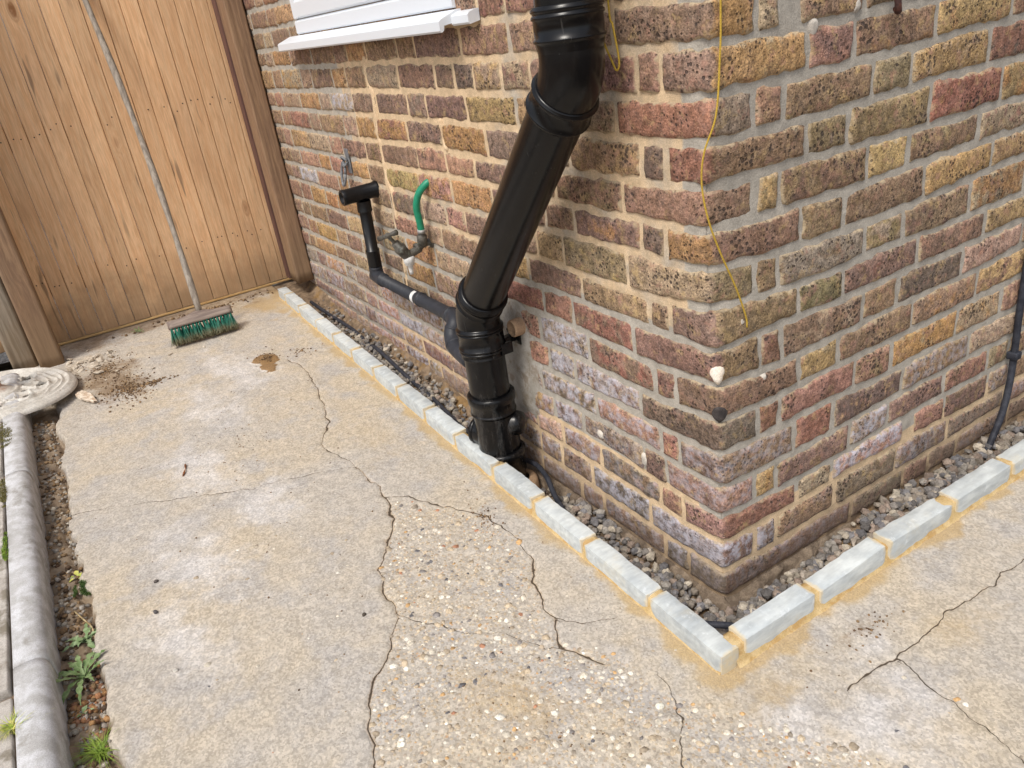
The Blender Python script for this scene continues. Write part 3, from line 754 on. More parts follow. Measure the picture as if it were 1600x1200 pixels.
CRACKS = [([(-1.337, -1.2), (-1.3, -1.076), (-1.194, -0.899), (-1.118, -0.752), (-1.065, -0.598), (-0.995, -0.446)], 0.0022, 0.5),
 ([(-0.995, -0.446), (-0.885, -0.442), (-0.806, -0.443), (-0.701, -0.471), (-0.602, -0.531), (-0.536, -0.578), (-0.456, -0.6), (-0.394, -0.603), (-0.365, -0.613), (-0.298, -0.661), (-0.235, -0.717), (-0.183, -0.749), (-0.075, -0.791)], 0.0042, 1.0),
 ([(-0.806, -0.443), (-0.749, -0.378), (-0.651, -0.331), (-0.559, -0.286), (-0.482, -0.256), (-0.34, -0.273)], 0.0026, 0.6),
 ([(-0.34, -0.273), (-0.283, -0.307), (-0.191, -0.337), (-0.144, -0.339), (-0.071, -0.375), (-0.036, -0.357), (0.005, -0.332)], 0.0042, 1.0),
 ([(-0.365, -0.613), (-0.296, -0.549), (-0.239, -0.517), (-0.164, -0.436), (-0.071, -0.375)], 0.0020, 0.45),
 ([(-1.182, -0.498), (-1.32, -0.423), (-1.411, -0.399), (-1.631, -0.364), (-1.83, -0.347), (-1.929, -0.366)], 0.0035, 0.85),
 ([(-0.995, -0.446), (-1.1, -0.47), (-1.182, -0.498)], 0.0022, 0.5),
 ([(0.335, 0.85), (0.335, 0.502), (0.332, 0.265), (0.341, 0.095), (0.338, -0.028)], 0.0030, 0.7),
 ([(-0.144, -0.339), (-0.086, -0.296), (-0.067, -0.244)], 0.0026, 0.6),
 ([(-0.075, -0.791), (-0.02, -0.80), (0.05, -0.86)], 0.0036, 0.9),
 ([(0.341, 0.095), (0.41, 0.09), (0.52, 0.085), (0.60, 0.06)], 0.0022, 0.5), ([(0.11, -0.26), (0.20, -0.30), (0.26, -0.36), (0.33, -0.40)], 0.0022, 0.5)]
def spread(a, b, st, g=1.35):
    o = [a]
    while o[-1] < b: o.append(o[-1]+st); st *= g
    return np.array(o[1:])
gx = np.concatenate([np.arange(-2.935, 0.80, 0.005), spread(0.80, 9, 0.01)])
gy = np.concatenate([np.arange(-1.266, 1.20, 0.005), spread(1.20, 9, 0.01)])
X, Y = np.meshgrid(gx, gy)
base = gz(np.clip(X, -3, 1.5))
near = (X < 0.82) & (Y < 1.22)
h = (fbm(X*5, Y*5, 0, 41, 3)-0.5)*0.006 + (fbm(X*60, Y*60, 0, 43, 3)-0.5)*0.0026
wx = X + (fbm(X*22, Y*22, 0, 51, 4)-0.5)*0.034
wy = Y + (fbm(X*22, Y*22, 0, 53, 4)-0.5)*0.034
crack = np.zeros_like(X); ck_d = np.full(X.shape, 9.0); ck_s = np.full(X.shape, 9.0); ck_w = np.full(X.shape, 0.001)
for pts, w, st in CRACKS:
    d, sd = polysd(wx, wy, pts)
    var = 0.5 + 1.1*fbm(X*14, Y*14, 0, 57, 2)
    crack = np.maximum(crack, st*np.exp(-(d/(w*1.1*var))**2))
    m = d < ck_d
    ck_s = np.where(m, sd*d, ck_s); ck_w = np.where(m, w*0.50*np.clip(var*1.5-0.65, 0.05, 1.6), ck_w); ck_d = np.where(m, d, ck_d)
yb = lambda x: np.interp(x, [-1.2, -0.995, -0.806, -0.701, -0.602, -0.456, -0.365, -0.298, -0.183, -0.075, 0.05, 0.4], [-0.40, -0.446, -0.443, -0.471, -0.531, -0.6, -0.613, -0.661, -0.749, -0.791, -0.86, -0.99])
yc = lambda x: np.interp(x, [-0.85, -0.806, -0.65, -0.48, -0.34, -0.19, -0.07, 0.0, 0.14, 0.28, 0.45, 0.6], [-0.46, -0.443, -0.331, -0.256, -0.273, -0.337, -0.36, -0.30, -0.27, -0.19, -0.10, -0.02])
agg = sstep(-0.012, 0.02, wy-yb(wx))*sstep(-0.012, 0.03, yc(wx)-wy)*sstep(-0.86, -0.80, wx)
h -= 0.0035*agg
h += agg*(fbm(X*85, Y*85, 0, 61, 2)-0.5)*0.006
edge_y = -1.188 + (fbm(X*7, 0*Y, 0, 71, 3)-0.5)*0.05 + (fbm(X*45, Y*20, 0, 73, 2)-0.5)*0.022
strip = sstep(0.010, -0.008, Y-edge_y)*sstep(-2.35, -2.15, X)
h -= strip*(0.026 + 0.016*(fbm(X*30, Y*30, 0, 75, 3)-0.5)*2)
gapdark = np.exp(-((Y-edge_y+0.008)/0.010)**2)*strip
h -= 0.016*gapdark
dk = np.hypot(np.maximum(X-KFX, 0), np.maximum(KF-Y, 0))
sand = 1.0*sstep(0.055, 0.002, dk + (fbm(X*16, Y*16, 0, 81, 3)-0.5)*0.075)
def blob(x, y, rx, ry, a=0.0, sd=0):
    ca, sa = math.cos(a), math.sin(a)
    u, v = (X-x)*ca+(Y-y)*sa, -(X-x)*sa+(Y-y)*ca
    return sstep(1.5, 0.0, np.hypot(u/rx, v/ry) + (fbm(X*18, Y*18, 0, 90+sd, 4)-0.5)*1.5)
sand = np.maximum(sand, 0.85*blob(-2.60, -0.25, 0.22, 0.13, 0.3, 1))
sand = np.maximum(sand, 0.55*blob(-0.02, -0.52, 0.18, 0.10, 0.5, 2))
sand = np.maximum(sand, 0.60*blob(0.24, -0.12, 0.07, 0.13, 0.2, 3))
sand = np.maximum(sand, 0.35*blob(-1.05, -0.33, 0.5, 0.09, 0, 4))
sand = np.maximum(sand, 0.45*blob(0.36, 0.25, 0.10, 0.14, 0, 14))
pale = np.zeros_like(X)
for (x, y, rx, ry, s_) in [(-1.32, -0.83, 0.20, 0.11, 5), (-0.86, -0.93, 0.26, 0.10, 6), (-1.02, -0.72, 0.16, 0.10, 7), (-0.62, -1.02, 0.2, 0.08, 8), (0.44, -0.03, 0.14, 0.16, 9), (-1.75, -0.72, 0.25, 0.12, 10), (-2.0, -0.55, 0.3, 0.14, 11), (0.33, -0.16, 0.08, 0.08, 12), (0.30, 0.06, 0.05, 0.06, 15)]:
    pale = np.maximum(pale, blob(x, y, rx, ry, 0.2, s_))
grimy = np.maximum(0.9*blob(-2.30, -0.98, 0.30, 0.16, 0, 20), 0.8*blob(-2.14, -0.90, 0.14, 0.06, 0, 21))
grimy = np.maximum(grimy, 0.75*sstep(-2.62, -2.80, X + (fbm(X*9, Y*9, 0, 77, 3)-0.5)*0.2))
grimy = np.maximum(grimy, strip)
grimy = np.maximum(grimy, 0.35*sstep(-1.06, -1.2, Y + (fbm(X*7, Y*7, 0, 78, 3)-0.5)*0.14)*sstep(-0.9, -1.4, X))
grimy = np.maximum(grimy, 0.5*blob(0.265, 0.10, 0.05, 0.10, 0.0, 22)*(fbm(X*40, Y*40, 0, 79, 2) > 0.5))
wet = 1.0*sstep(1.0, 0.72, np.hypot((X+1.985)/0.075, (Y+0.435)/0.055) + (fbm(X*26, Y*26, 0, 95, 3)-0.5)*0.9)
wet = np.maximum(wet, sstep(1.0, 0.7, np.hypot((X+1.90)/0.05, (Y+0.45)/0.03) + (fbm(X*40, Y*40, 0, 96, 3)-0.5)*1.2))
h += 0.006*wet
pit = (fbm(X*90, Y*90, 0, 97, 2) > 0.74)*(1-agg)*sstep(0.45, 0.62, fbm(X*4, Y*4, 0, 98, 2))
h -= 0.0018*pit
h -= 0.0035*crack*(1+0.3*fbm(X*60, Y*60, 0, 99, 2))
h = np.where(near, h, 0)
F = grid_faces(gx.size, gy.size)
cxm = X.ravel()[F].mean(1); cym = Y.ravel()[F].mean(1)
F = F[~((cxm < 0.152) & (cym > -0.157))]
idx = np.unique(F); mp = -np.ones(X.size, int); mp[idx] = np.arange(idx.size)
P = np.stack([X, Y, base+h], -1).reshape(-1, 3)[idx]
at = {k: np.where(near, v, 0).ravel()[idx] for k, v in dict(cks=np.clip(ck_s, -.05, .05), ckd=np.clip(ck_d, 0, .05), ckw=ck_w*100, crack=crack, agg=agg, sand=sand, pale=pale, grime=grimy, wet=wet).items()}
def mat_slab():
    k = NT('weathered_concrete')
    col = k.mix(k.ramp(k.noise(3.2, 4, 0.6), 0.34, 0.66), srgb(180, 172, 161), srgb(186, 173, 153))
    col = k.mix(k.ramp(k.noise(8, 4, 0.65), 0.44, 0.68, 0, 0.8), col, srgb(172, 167, 162))
    pale = k.ramp(k.math('ADD', k.attr('pale'), k.math('MULTIPLY', k.math('SUBTRACT', k.noise(22, 5, 0.75), 0.5), 1.3)), 0.15, 1.35)
    col = k.mix(k.math('MULTIPLY', pale, 0.7), col, srgb(206, 203, 202))
    col = k.mul(col, k.ramp(k.noise(38, 5, 0.75), 0.25, 0.75, 0.86, 1.12))
    # sand grains in the worn skin
    gd = k.vor(240, out='Color'); gv = k.n('ShaderNodeSeparateColor'); k.put(gv.inputs[0], gd)
    col = k.mul(col, k.ramp(gv.outputs[0], 0.0, 1.0, 0.80, 1.15))
    dk = k.math('MULTIPLY', k.ramp(k.vor(140), 0.05, 0.16, 1.0, 0.0), k.ramp(k.noise(36, 2), 0.52, 0.62))
    col = k.mix(k.math('MULTIPLY', dk, 0.7), col, srgb(96, 84, 72))
    # bared aggregate
    a = k.attr('agg')
    v2 = k.n('ShaderNodeTexVoronoi'); k.put(v2.inputs['Vector'], k.pos); k.put(v2.inputs['Scale'], 115.0)
    sp = k.n('ShaderNodeSeparateColor'); k.put(sp.inputs[0], v2.outputs['Color'])
    cr = k.n('ShaderNodeValToRGB'); e = cr.color_ramp
    e.interpolation = 'CONSTANT'
    e.elements[0].position = 0.0; e.elements[0].color = (*srgb(176, 158, 132), 1)
    e.elements[1].position = 0.35; e.elements[1].color = (*srgb(196, 176, 148), 1)
    for ps, cc in ((0.55, srgb(214, 200, 176)), (0.70, srgb(166, 150, 132)), (0.82, srgb(150, 140, 130)), (0.92, srgb(188, 150, 112)), (0.965, srgb(226, 220, 206))):
        q = e.elements.new(ps); q.color = (*cc, 1)
    k.put(cr.inputs[0], sp.outputs[1])
    inside = k.ramp(v2.outputs['Distance'], 0.30, 0.44, 1.0, 0.0)
    col = k.mix(k.math('MULTIPLY', a, k.math('MULTIPLY', inside, 0.72)), col, cr.outputs[0])
    s = k.ramp(k.math('ADD', k.attr('sand'), k.math('MULTIPLY', k.math('SUBTRACT', k.noise(60, 4, 0.7), 0.5), 0.55)), 0.18, 0.95)
    col = k.mix(k.math('MULTIPLY', s, 0.78), col, k.mul(srgb(178, 152, 108), k.ramp(k.noise(300, 2), 0.3, 0.7, 0.8, 1.15)))
    g = k.ramp(k.math('ADD', k.attr('grime'), k.math('MULTIPLY', k.math('SUBTRACT', k.noise(75, 4, 0.75), 0.5), 0.95)), 0.30, 0.85)
    col = k.mix(k.math('MULTIPLY', g, 0.80), col, k.mix(k.ramp(k.noise(24, 3), 0.35, 0.65), srgb(112, 88, 62), srgb(146, 126, 102)))
    col = k.mix(k.math('MULTIPLY', k.ramp(k.attr('wet'), 0.35, 0.6), 0.9), col, k.mul(srgb(136, 104, 62), k.ramp(k.noise(200, 3), 0.3, 0.7, 0.7, 1.2)))
    cw = k.math('MULTIPLY', k.attr('ckw'), 0.01)
    ln = k.math('MULTIPLY', k.ramp(k.math('DIVIDE', k.math('ABSOLUTE', k.attr('cks')), cw), 0.55, 1.25, 1.0, 0.0), k.ramp(k.attr('ckd'), 0.008, 0.010, 1.0, 0.0))
    col = k.mix(k.math('MULTIPLY', k.ramp(k.attr('crack'), 0.2, 1.0), 0.35), col, srgb(170, 134, 84))
    col = k.mix(k.math('MULTIPLY', ln, 0.9), col, srgb(62, 50, 38))
    hh = k.math('ADD', k.noise(420, 3, 0.6), k.math('MULTIPLY', k.noise(150, 3), 0.5))
    hh = k.math('ADD', hh, k.math('MULTIPLY', k.math('MULTIPLY', a, inside), 0.5))
    hh = k.math('SUBTRACT', hh, k.math('MULTIPLY', ln, 2.0))
    return k.out(col, k.ramp(k.attr('wet'), 0.3, 0.7, 0.86, 0.55), k.bump(hh, 0.5, 0.002), 0.25)
M['slab'] = mat_slab()
slab = tag(mesh_obj('concrete_slab', P, mp[F], M['slab'], attrs=at), kind='structure')

# earth under and around everything
M['earth'] = mat_simple('earth', srgb(108, 90, 72), srgb(138, 118, 96), 18, 0.95, bstr=0.8, bdist=0.006)
M['gravel_far'] = mat_simple('pale_shingle', srgb(196, 192, 186), srgb(120, 116, 110), 55, 0.9, bstr=1.0, bdist=0.01)
gv, gf = [], []
E_ = 60.0
mesh = mesh_obj('ground', [(-E_, -E_, -0.20), (E_, -E_, -0.20), (E_, E_, -0.20), (-E_, E_, -0.20)], [[0, 1, 2, 3]], M['earth'], smooth=False)
tag(mesh, kind='structure')
# path of pale shingle on the far side of the gate
x_ = np.arange(-7.0, -2.90, 0.05); y_ = np.arange(-4.0, 2.0, 0.05)
X2, Y2 = np.meshgrid(x_, y_)
tag(mesh_obj('path', np.stack([X2, Y2, 0.135+(fbm(X2*25, Y2*25, 0, 3, 2)-0.5)*0.03], -1).reshape(-1, 3), grid_faces(x_.size, y_.size), M['gravel_far']), kind='structure')

# bared stones in the worn part of the slab
n = 0; cs, sz, cl = [], [], []
GRV = [srgb(196, 178, 152), srgb(214, 204, 186), srgb(232, 226, 212), srgb(176, 160, 138), srgb(140, 134, 130), srgb(108, 106, 108), srgb(198, 160, 112), srgb(176, 128, 100), srgb(160, 148, 132)]
GW = np.array([0.27, 0.22, 0.12, 0.16, 0.06, 0.025, 0.06, 0.025, 0.06])
def hgt_at(x, y):
    i = np.clip(np.searchsorted(gx, x), 0, gx.size-1); j = np.clip(np.searchsorted(gy, y), 0, gy.size-1)
    return (base+h)[j, i]
rg = np.random.default_rng(5)
while len(cs) < 2500:
    x = rg.uniform(-0.85, 0.62); y = rg.uniform(-1.0, 0.1)
    i = min(np.searchsorted(gx, x), gx.size-1); j = min(np.searchsorted(gy, y), gy.size-1)
    if rg.uniform() > agg[j, i]*0.9 + 0.03 or crack[j, i] > 0.4 or dk[j, i] < 0.015: continue
    s = 0.0026 + rg.gamma(2.0, 0.0018)
    s = min(s, 0.0125)
    cs.append((x, y, (base+h)[j, i]-s*0.27)); sz.append(s); cl.append(np.array(GRV[rg.choice(9, p=GW/GW.sum())])*rg.uniform(0.78, 1.08))
M['pebble'] = mat_vcol('pebbles', 260, 0.75, 0.35)
V, F, Cc = stones(cs, sz, 1, (0.35, 0.6), 0.22, cl, 3)
tag(mesh_obj('aggregate', V, F, M['pebble'], colors=Cc), 'small rounded pebbles bared in the worn concrete', 'pebbles', kind='stuff')

# ------------------------------------------------------------ trench between edging and wall
def trench_z(x, y):
    """left run for x<0.13, right run for y>-0.13"""
    x, y = np.asarray(x, float), np.asarray(y, float)
    zl = np.interp(x, [-2.75, -2.44, -2.13, -1.84, -1.6, -1.33, -1.2, -0.98, -0.9, -0.74, -0.58, -0.5, -0.43, -0.28, -0.06, 0.13], [0.150, 0.115, 0.085, 0.098, 0.095, 0.085, 0.062, 0.045, -0.01, -0.05, -0.02, 0.0, 0.008, -0.006, -0.02, -0.025])
    zr = np.interp(y, [-0.13, 0.08, 0.24, 0.35, 0.6, 0.86, 1.04, 1.5], [-0.025, -0.032, -0.028, 0.0, 0.012, 0.0, 0.0, 0.0])
    w = sstep(-0.02, 0.08, y - x*0.2)*(x > -0.03)
    z = zl*(1-w) + zr*w
    return z + (fbm(x*14, y*14, 0, 101, 3)-0.5)*0.022
tx = np.arange(-2.90, 0.160, 0.010); ty = np.arange(-0.17, 0.06, 0.010)
A_, B_ = np.meshgrid(tx, ty)
zt = trench_z(A_, B_) - 0.004 + 0.03*sstep(-0.035, 0.0, B_)*sstep(-0.9, -1.4, A_)
V1 = np.stack([A_, B_, zt], -1).reshape(-1, 3); F1 = grid_faces(tx.size, ty.size)
tx2 = np.arange(-0.05, 0.170, 0.010); ty2 = np.arange(0.06, 1.62, 0.010)
A2, B2 = np.meshgrid(tx2, ty2)
V2 = np.stack([A2, B2, trench_z(A2, B2)], -1).reshape(-1, 3); F2 = grid_faces(tx2.size, ty2.size)
M['soil'] = mat_simple('trench_soil', srgb(104, 88, 72), srgb(142, 122, 100), 34, 0.95, bstr=0.9, bdist=0.005, grime=(srgb(150, 118, 70), 8, 0.52, 0.6))
tag(mesh_obj('trench_soil', np.concatenate([V1, V2]), np.concatenate([F1, F2+len(V1)]), M['soil']), kind='structure')
# gravel
cs, sz, cl = [], [], []
GC_ = [srgb(136, 130, 124), srgb(152, 146, 138), srgb(118, 114, 112), srgb(164, 154, 142), srgb(140, 130, 118), srgb(180, 170, 154), srgb(126, 124, 126), srgb(148, 132, 120)]
def drop(x, y, lift=0.0, smax=0.0135):
    s = rg.uniform(0.0065, smax)
    cs.append((x, y, float(trench_z(x, y))+s*rg.uniform(0.15, 0.75)+lift)); sz.append(s)
    cl.append(np.array(GC_[rg.integers(len(GC_))])*rg.uniform(0.60, 1.12))
for q in range(2300):
    x = rg.uniform(-2.35, 0.12); y = rg.uniform(-0.138, -0.010)
    if -0.93 < x < -0.56: 
        if rg.uniform() < 0.9: continue
    if x < -1.0 and y > -0.055 and rg.uniform() < 0.75: continue
    if x < -2.0 and rg.uniform() < 0.5: continue
    drop(x, y, rg.uniform(0, 0.014))
for q in range(1500):
    drop(rg.uniform(0.012, 0.13), rg.uniform(-0.12, 1.45), rg.uniform(0, 0.014), 0.0155)
for q in range(900):   # small chips between
    x = rg.uniform(-2.5, 0.12); y = rg.uniform(-0.135, -0.01)
    cs.append((x, y, float(trench_z(x, y))+0.003)); sz.append(rg.uniform(0.002, 0.005)); cl.append(np.array(GC_[rg.integers(len(GC_))])*rg.uniform(0.5, 1.0))
V, F, Cc = stones(cs, sz, 1, (0.55, 0.95), 0.33, cl, 9)
gm = mesh_obj('gravel', V, F, M['pebble'], colors=Cc, sharp=28)
tag(gm, 'grey brown gravel filling the trench along the wall', 'gravel', kind='stuff')

# ------------------------------------------------------------ stone edging
def mat_sett():
    k = NT('blue_grey_limestone')
    oi = k.n('ShaderNodeObjectInfo')
    c = k.mix(k.ramp(k.noise(16, 4, 0.6, vec=k.scale_vec(1, 1, 3)), 0.3, 0.7), srgb(176, 182, 184), srgb(200, 204, 202))
    c = k.mul(c, k.math('ADD', k.math('MULTIPLY', oi.outputs['Random'], 0.14), 0.92))
    # riven veins
    c = k.mul(c, k.ramp(k.noise(70, 3, 0.6, vec=k.scale_vec(1.0, 0.25, 1)), 0.3, 0.7, 0.88, 1.1))
    c = k.mix(k.math('MULTIPLY', k.ramp(k.noise(34, 4, 0.75), 0.58, 0.66), 0.35), c, srgb(226, 230, 232))
    ed = k.ramp(k.math('ADD', k.attr('edge'), k.math('MULTIPLY', k.math('SUBTRACT', k.noise(22, 4, 0.7), 0.5), 1.6)), 0.55, 1.05)
    c = k.mix(k.math('MULTIPLY', ed, 0.6), c, srgb(212, 188, 138))
    st = k.ramp(k.noise(9, 4, 0.7), 0.55, 0.75, 0, 0.30)
    c = k.mix(st, c, srgb(206, 190, 150))
    h = k.math('ADD', k.noise(60, 4, 0.65, vec=k.scale_vec(1, 0.5, 1)), k.math('MULTIPLY', k.noise(350, 2), 0.25))
    return k.out(c, 0.72, k.bump(h, 0.4, 0.003), 0.35)
M['sett'] = mat_sett()
M['bed'] = mat_simple('yellow_sand_mortar', srgb(186, 160, 112), srgb(202, 178, 134), 40, 0.95, fine=500, bstr=0.6, grime=(srgb(168, 130, 76), 26, 0.5, 0.6))
edging = empty('stone_edging', (0.15, -0.16, 0.05), 'low edging of pale grey stone setts bedded in yellow mortar along the wall', 'edging')
def sett(name, x0, x1, y0, y1, top, slope, seed, dep=0.09):
    """rough cut block between the given bounds; slope is the fall of the top along x"""
    rs = np.random.default_rng(seed)
    nx, ny, nz = max(4, int((x1-x0)/0.016)), max(3, int((y1-y0)/0.014)), 4
    bm = bmesh.new(); bmesh.ops.create_cube(bm, size=1.0)
    bmesh.ops.subdivide_edges(bm, edges=[e for e in bm.edges if abs(e.verts[0].co.x-e.verts[1].co.x) > .5], cuts=nx, use_grid_fill=True)
    bmesh.ops.subdivide_edges(bm, edges=[e for e in bm.edges if abs(e.verts[0].co.y-e.verts[1].co.y) > .3], cuts=ny, use_grid_fill=True)
    bmesh.ops.subdivide_edges(bm, edges=[e for e in bm.edges if abs(e.verts[0].co.z-e.verts[1].co.z) > .5], cuts=nz, use_grid_fill=True)
    bm.verts.index_update()
    v = np.array([q.co[:] for q in bm.verts]); f = [[q.index for q in p.verts] for p in bm.faces]; bm.free()
    lx, ly = x1-x0, y1-y0
    p = np.stack([(v[:, 0]+.5)*lx+x0, (v[:, 1]+.5)*ly+y0, (v[:, 2]-.5)*dep], -1)
    ex = np.minimum(p[:, 0]-x0, x1-p[:, 0]); ey = np.minimum(p[:, 1]-y0, y1-p[:, 1]); ez = -p[:, 2]
    # knock the arrises off
    r = 0.0022
    dxs = np.sign(p[:, 0]-(x0+x1)/2); dys = np.sign(p[:, 1]-(y0+y1)/2)
    two = np.sort(np.stack([ex, ey, ez], -1), 1)[:, 1]
    cut = r*np.exp(-two/0.004)*(0.6+0.9*vn(p[:, 0]*60, p[:, 1]*60, p[:, 2]*60, seed))
    p[:, 0] -= dxs*cut*(ex < 1e-6); p[:, 1] -= dys*cut*(ey < 1e-6); p[:, 2] -= cut*(ez < 1e-6)
    nse = lambda k, a: (fbm(p[:, 0]*k, p[:, 1]*k, p[:, 2]*k, seed, 3)-0.5)*a
    q = p.copy()
    q[:, 2] += np.where(ez < 1e-6, nse(20, 0.0030), 0) + top + slope*(p[:, 0]) + (p[:, 0]-(x0+x1)/2)*rs.normal(0, .006) + (p[:, 1]-(y0+y1)/2)*rs.normal(0, .03) + rs.normal(0, .0012)
    q[:, 1] += np.where(ey < 1e-6, nse(16, 0.0032), 0) + (p[:, 0]-(x0+x1)/2)*rs.normal(0, .006)*(lx > ly)
    q[:, 0] += np.where(ex < 1e-6, nse(20, 0.0030), 0) + (p[:, 1]-(y0+y1)/2)*rs.normal(0, .006)*(ly > lx)
    e = np.exp(-np.minimum(np.where(lx > ly, ex, ey), ez+0.02)/0.014)
    low = sstep(-0.03, -0.048, p[:, 2])
    return mesh_obj('sett', q, f, M['sett'], edging, sharp=34, attrs={'edge': np.clip(np.maximum(e, low), 0, 1)})
cuts = [0.176, -0.031, -0.258, -0.470, -0.668, -0.885, -1.089, -1.298, -1.501, -1.714, -1.916, -2.118, -2.345, -2.548, -2.665]
KT = 0.101
for i, (b, a) in enumerate(zip(cuts[:-1], cuts[1:])):
    x1 = b if i == 0 else b-0.0045
    x0 = a+0.0045
    yb1 = KB if i != 4 else -0.150
    sett('sett', x0, x1, KF, yb1, KT, GS, 200+i)
rc2 = [-0.126, 0.084, 0.303, 0.538, 0.763, 0.985, 1.205, 1.43]
for i, (a, b) in enumerate(zip(rc2[:-1], rc2[1:])):
    sett('sett', KBX, KFX, a+0.006, b-0.006, KT-0.001-GS*0.15, GS, 240+i)
# mortar in the joints and a haunch at the foot
def bed_strip():
    parts = []
    xs = np.arange(-2.66, 0.172, 0.012)
    prof = [(KF-0.009, -0.052), (KF-0.004, -0.047), (KF-0.001, -0.043), (KF+0.005, -0.030), (KF+0.006, -0.010), (KF+0.012, -0.0065), (KB-0.012, -0.0065), (KB-0.004, -0.010), (KB-0.004, -0.08)]
    V = []
    for y, dz in prof:
        n1 = (fbm(xs*40, xs*0+y*300, 0, 3, 3)-0.5)
        V.append(np.stack([xs, y+n1*0.004, KT+GS*xs+dz+n1*0.003], -1))
    V = np.stack(V, 0); k, n_ = V.shape[:2]
    parts.append((V.reshape(-1, 3), grid_faces(n_, k)[:, ::-1].tolist()))
    ys = np.arange(-0.19, 1.43, 0.012)
    prof2 = [(KFX+0.007, -0.052), (KFX+0.003, -0.048), (KFX+0.001, -0.044), (KFX-0.005, -0.030), (KFX-0.006, -0.010), (KFX-0.012, -0.0065), (KBX+0.012, -0.0065), (KBX+0.004, -0.010), (KBX+0.004, -0.08)]
    ys = ys[ys > KB-0.012]
    V = []
    for x, dz in prof2:
        n1 = (fbm(ys*40, ys*0+x*300, 0, 5, 3)-0.5)
        V.append(np.stack([x+n1*0.004, ys, KT-GS*0.15+GS*x+dz+n1*0.003+0*ys], -1))
    V = np.stack(V, 0); k, n_ = V.shape[:2]
    parts.append((V.reshape(-1, 3), grid_faces(n_, k).tolist()))
    return join(*parts)
mesh_obj('mortar_bed', *bed_strip(), M['bed'], edging)
# ------------------------------------------------------------ black soil pipe
def mat_pvc_black(name, dust, base=srgb(18, 18, 20), grey=srgb(120, 116, 112), rough=0.34):
    k = NT(name)
    h = k.n('ShaderNodeSeparateXYZ'); k.put(h.inputs[0], k.pos)
    low = k.ramp(k.math('ADD', h.outputs[2], k.math('MULTIPLY', k.noise(16, 3), -0.25)), -0.08, 0.42, 1.0, 0.12)
    d = k.math('MULTIPLY', k.ramp(k.noise(42, 5, 0.75, vec=k.scale_vec(1, 1, 0.28)), 0.46, 0.78), low)
    scr = k.math('MULTIPLY', k.ramp(k.noise(180, 2, 0.6, vec=k.scale_vec(1, 1, 0.06)), 0.66, 0.76), k.ramp(k.noise(12, 2), 0.45, 0.65))
    spk = k.math('MULTIPLY', k.ramp(k.vor(85), 0.02, 0.06, 1.0, 0.0), k.ramp(k.noise(30, 2), 0.52, 0.6))
    w = k.math('ADD', k.math('MULTIPLY', d, dust), k.math('ADD', k.math('MULTIPLY', scr, 0.25), k.math('MULTIPLY', spk, 0.5)), clamp=True)
    col = k.mix(w, base, grey)
    return k.out(col, k.ramp(w, 0.0, 0.5, rough, 0.75), k.bump(k.noise(45, 3), 0.05, 0.002), 0.32)
M['soil_black'] = mat_pvc_black('black_pvc', 0.34, srgb(10, 10, 12), srgb(112, 108, 104), 0.24)
M['waste_grey'] = mat_pvc_black('dusty_black_pvc', 0.9, srgb(44, 46, 52), srgb(112, 114, 120), 0.5)
M['waste_black'] = mat_pvc_black('small_black_pvc', 0.15, srgb(18, 18, 20), rough=0.3)
M['rubber'] = mat_simple('cable_rubber', srgb(40, 42, 50), srgb(58, 60, 68), 60, 0.6, bstr=0.1)
pipe = empty('soil_pipe', (-0.752, -0.105, 0.0), 'thick black plastic soil pipe with two bends running down the brick wall', 'pipe')
PY = -0.105
def arc(c, r, a0, a1, n=10):
    return [(c[0]+r*math.cos(a), PY, c[1]+r*math.sin(a)) for a in np.linspace(a0, a1, n)]
XU, XL = -0.222, -0.752
t45 = math.radians(43)
dvec = np.array([-math.sin(t45), 0, -math.cos(t45)])     # down the slope
def lathe_along(p0, d, prof, seg=40):
    """prof: (distance along d, radius)"""
    p0 = np.array(p0, float); d = np.array(d, float)/np.linalg.norm(d)
    u = np.cross(d, [0, 1, 0]); 
    if np.linalg.norm(u) < 0.1: u = np.cross(d, [1, 0, 0])
    u /= np.linalg.norm(u); w = np.cross(d, u)
    a = np.linspace(0, 2*math.pi, seg, endpoint=False)
    V = np.concatenate([p0 + d*t + r*(np.cos(a)[:, None]*u+np.sin(a)[:, None]*w) for t, r in prof])
    F = [[i*seg+j, i*seg+(j+1) % seg, (i+1)*seg+(j+1) % seg, (i+1)*seg+j] for i in range(len(prof)-1) for j in range(seg)]
    return V, F
def lip(t, r, h=0.003, w=0.004):      # a raised rib at t on a sleeve of radius r
    return [(t-w, r), (t-w*0.6, r+h*0.75), (t, r+h), (t+w*0.6, r+h*0.75), (t+w, r)]
Rp = 0.055
mesh_obj('straight_pipe', *lathe_along((XU, PY, 2.6), (0, 0, -1), [(0, Rp), (1.45, Rp)]), M['soil_black'], pipe)
# upper bend: sleeve, curve, sleeve
mesh_obj('sleeve', *lathe_along((XU, PY, 1.215), (0, 0, -1), [(0, Rp), (0.001, 0.0605)]+lip(0.007, 0.0605)+lip(0.018, 0.0605)+lip(0.054, 0.0605)+[(0.062, 0.0600), (0.074, 0.0572)]), M['soil_black'], pipe)
rb = 0.085
c_up = (XU-rb, 1.135)
A = arc(c_up, rb, 0, -t45, 9)
end_up = np.array(A[-1])
mesh_obj('bend', *sweep([(XU, PY, 1.15)]+A+[tuple(end_up+dvec*0.02)], 0.0572, 40, False, False), M['soil_black'], pipe)
mesh_obj('sleeve', *lathe_along(end_up+dvec*0.004, dvec, [(0, 0.0572), (0.001, 0.0608)]+lip(0.006, 0.0608, 0.0035)+[(0.014, 0.0605)]+lip(0.046, 0.0605, 0.003)+[(0.052, 0.0600), (0.053, 0.055)]), M['soil_black'], pipe)
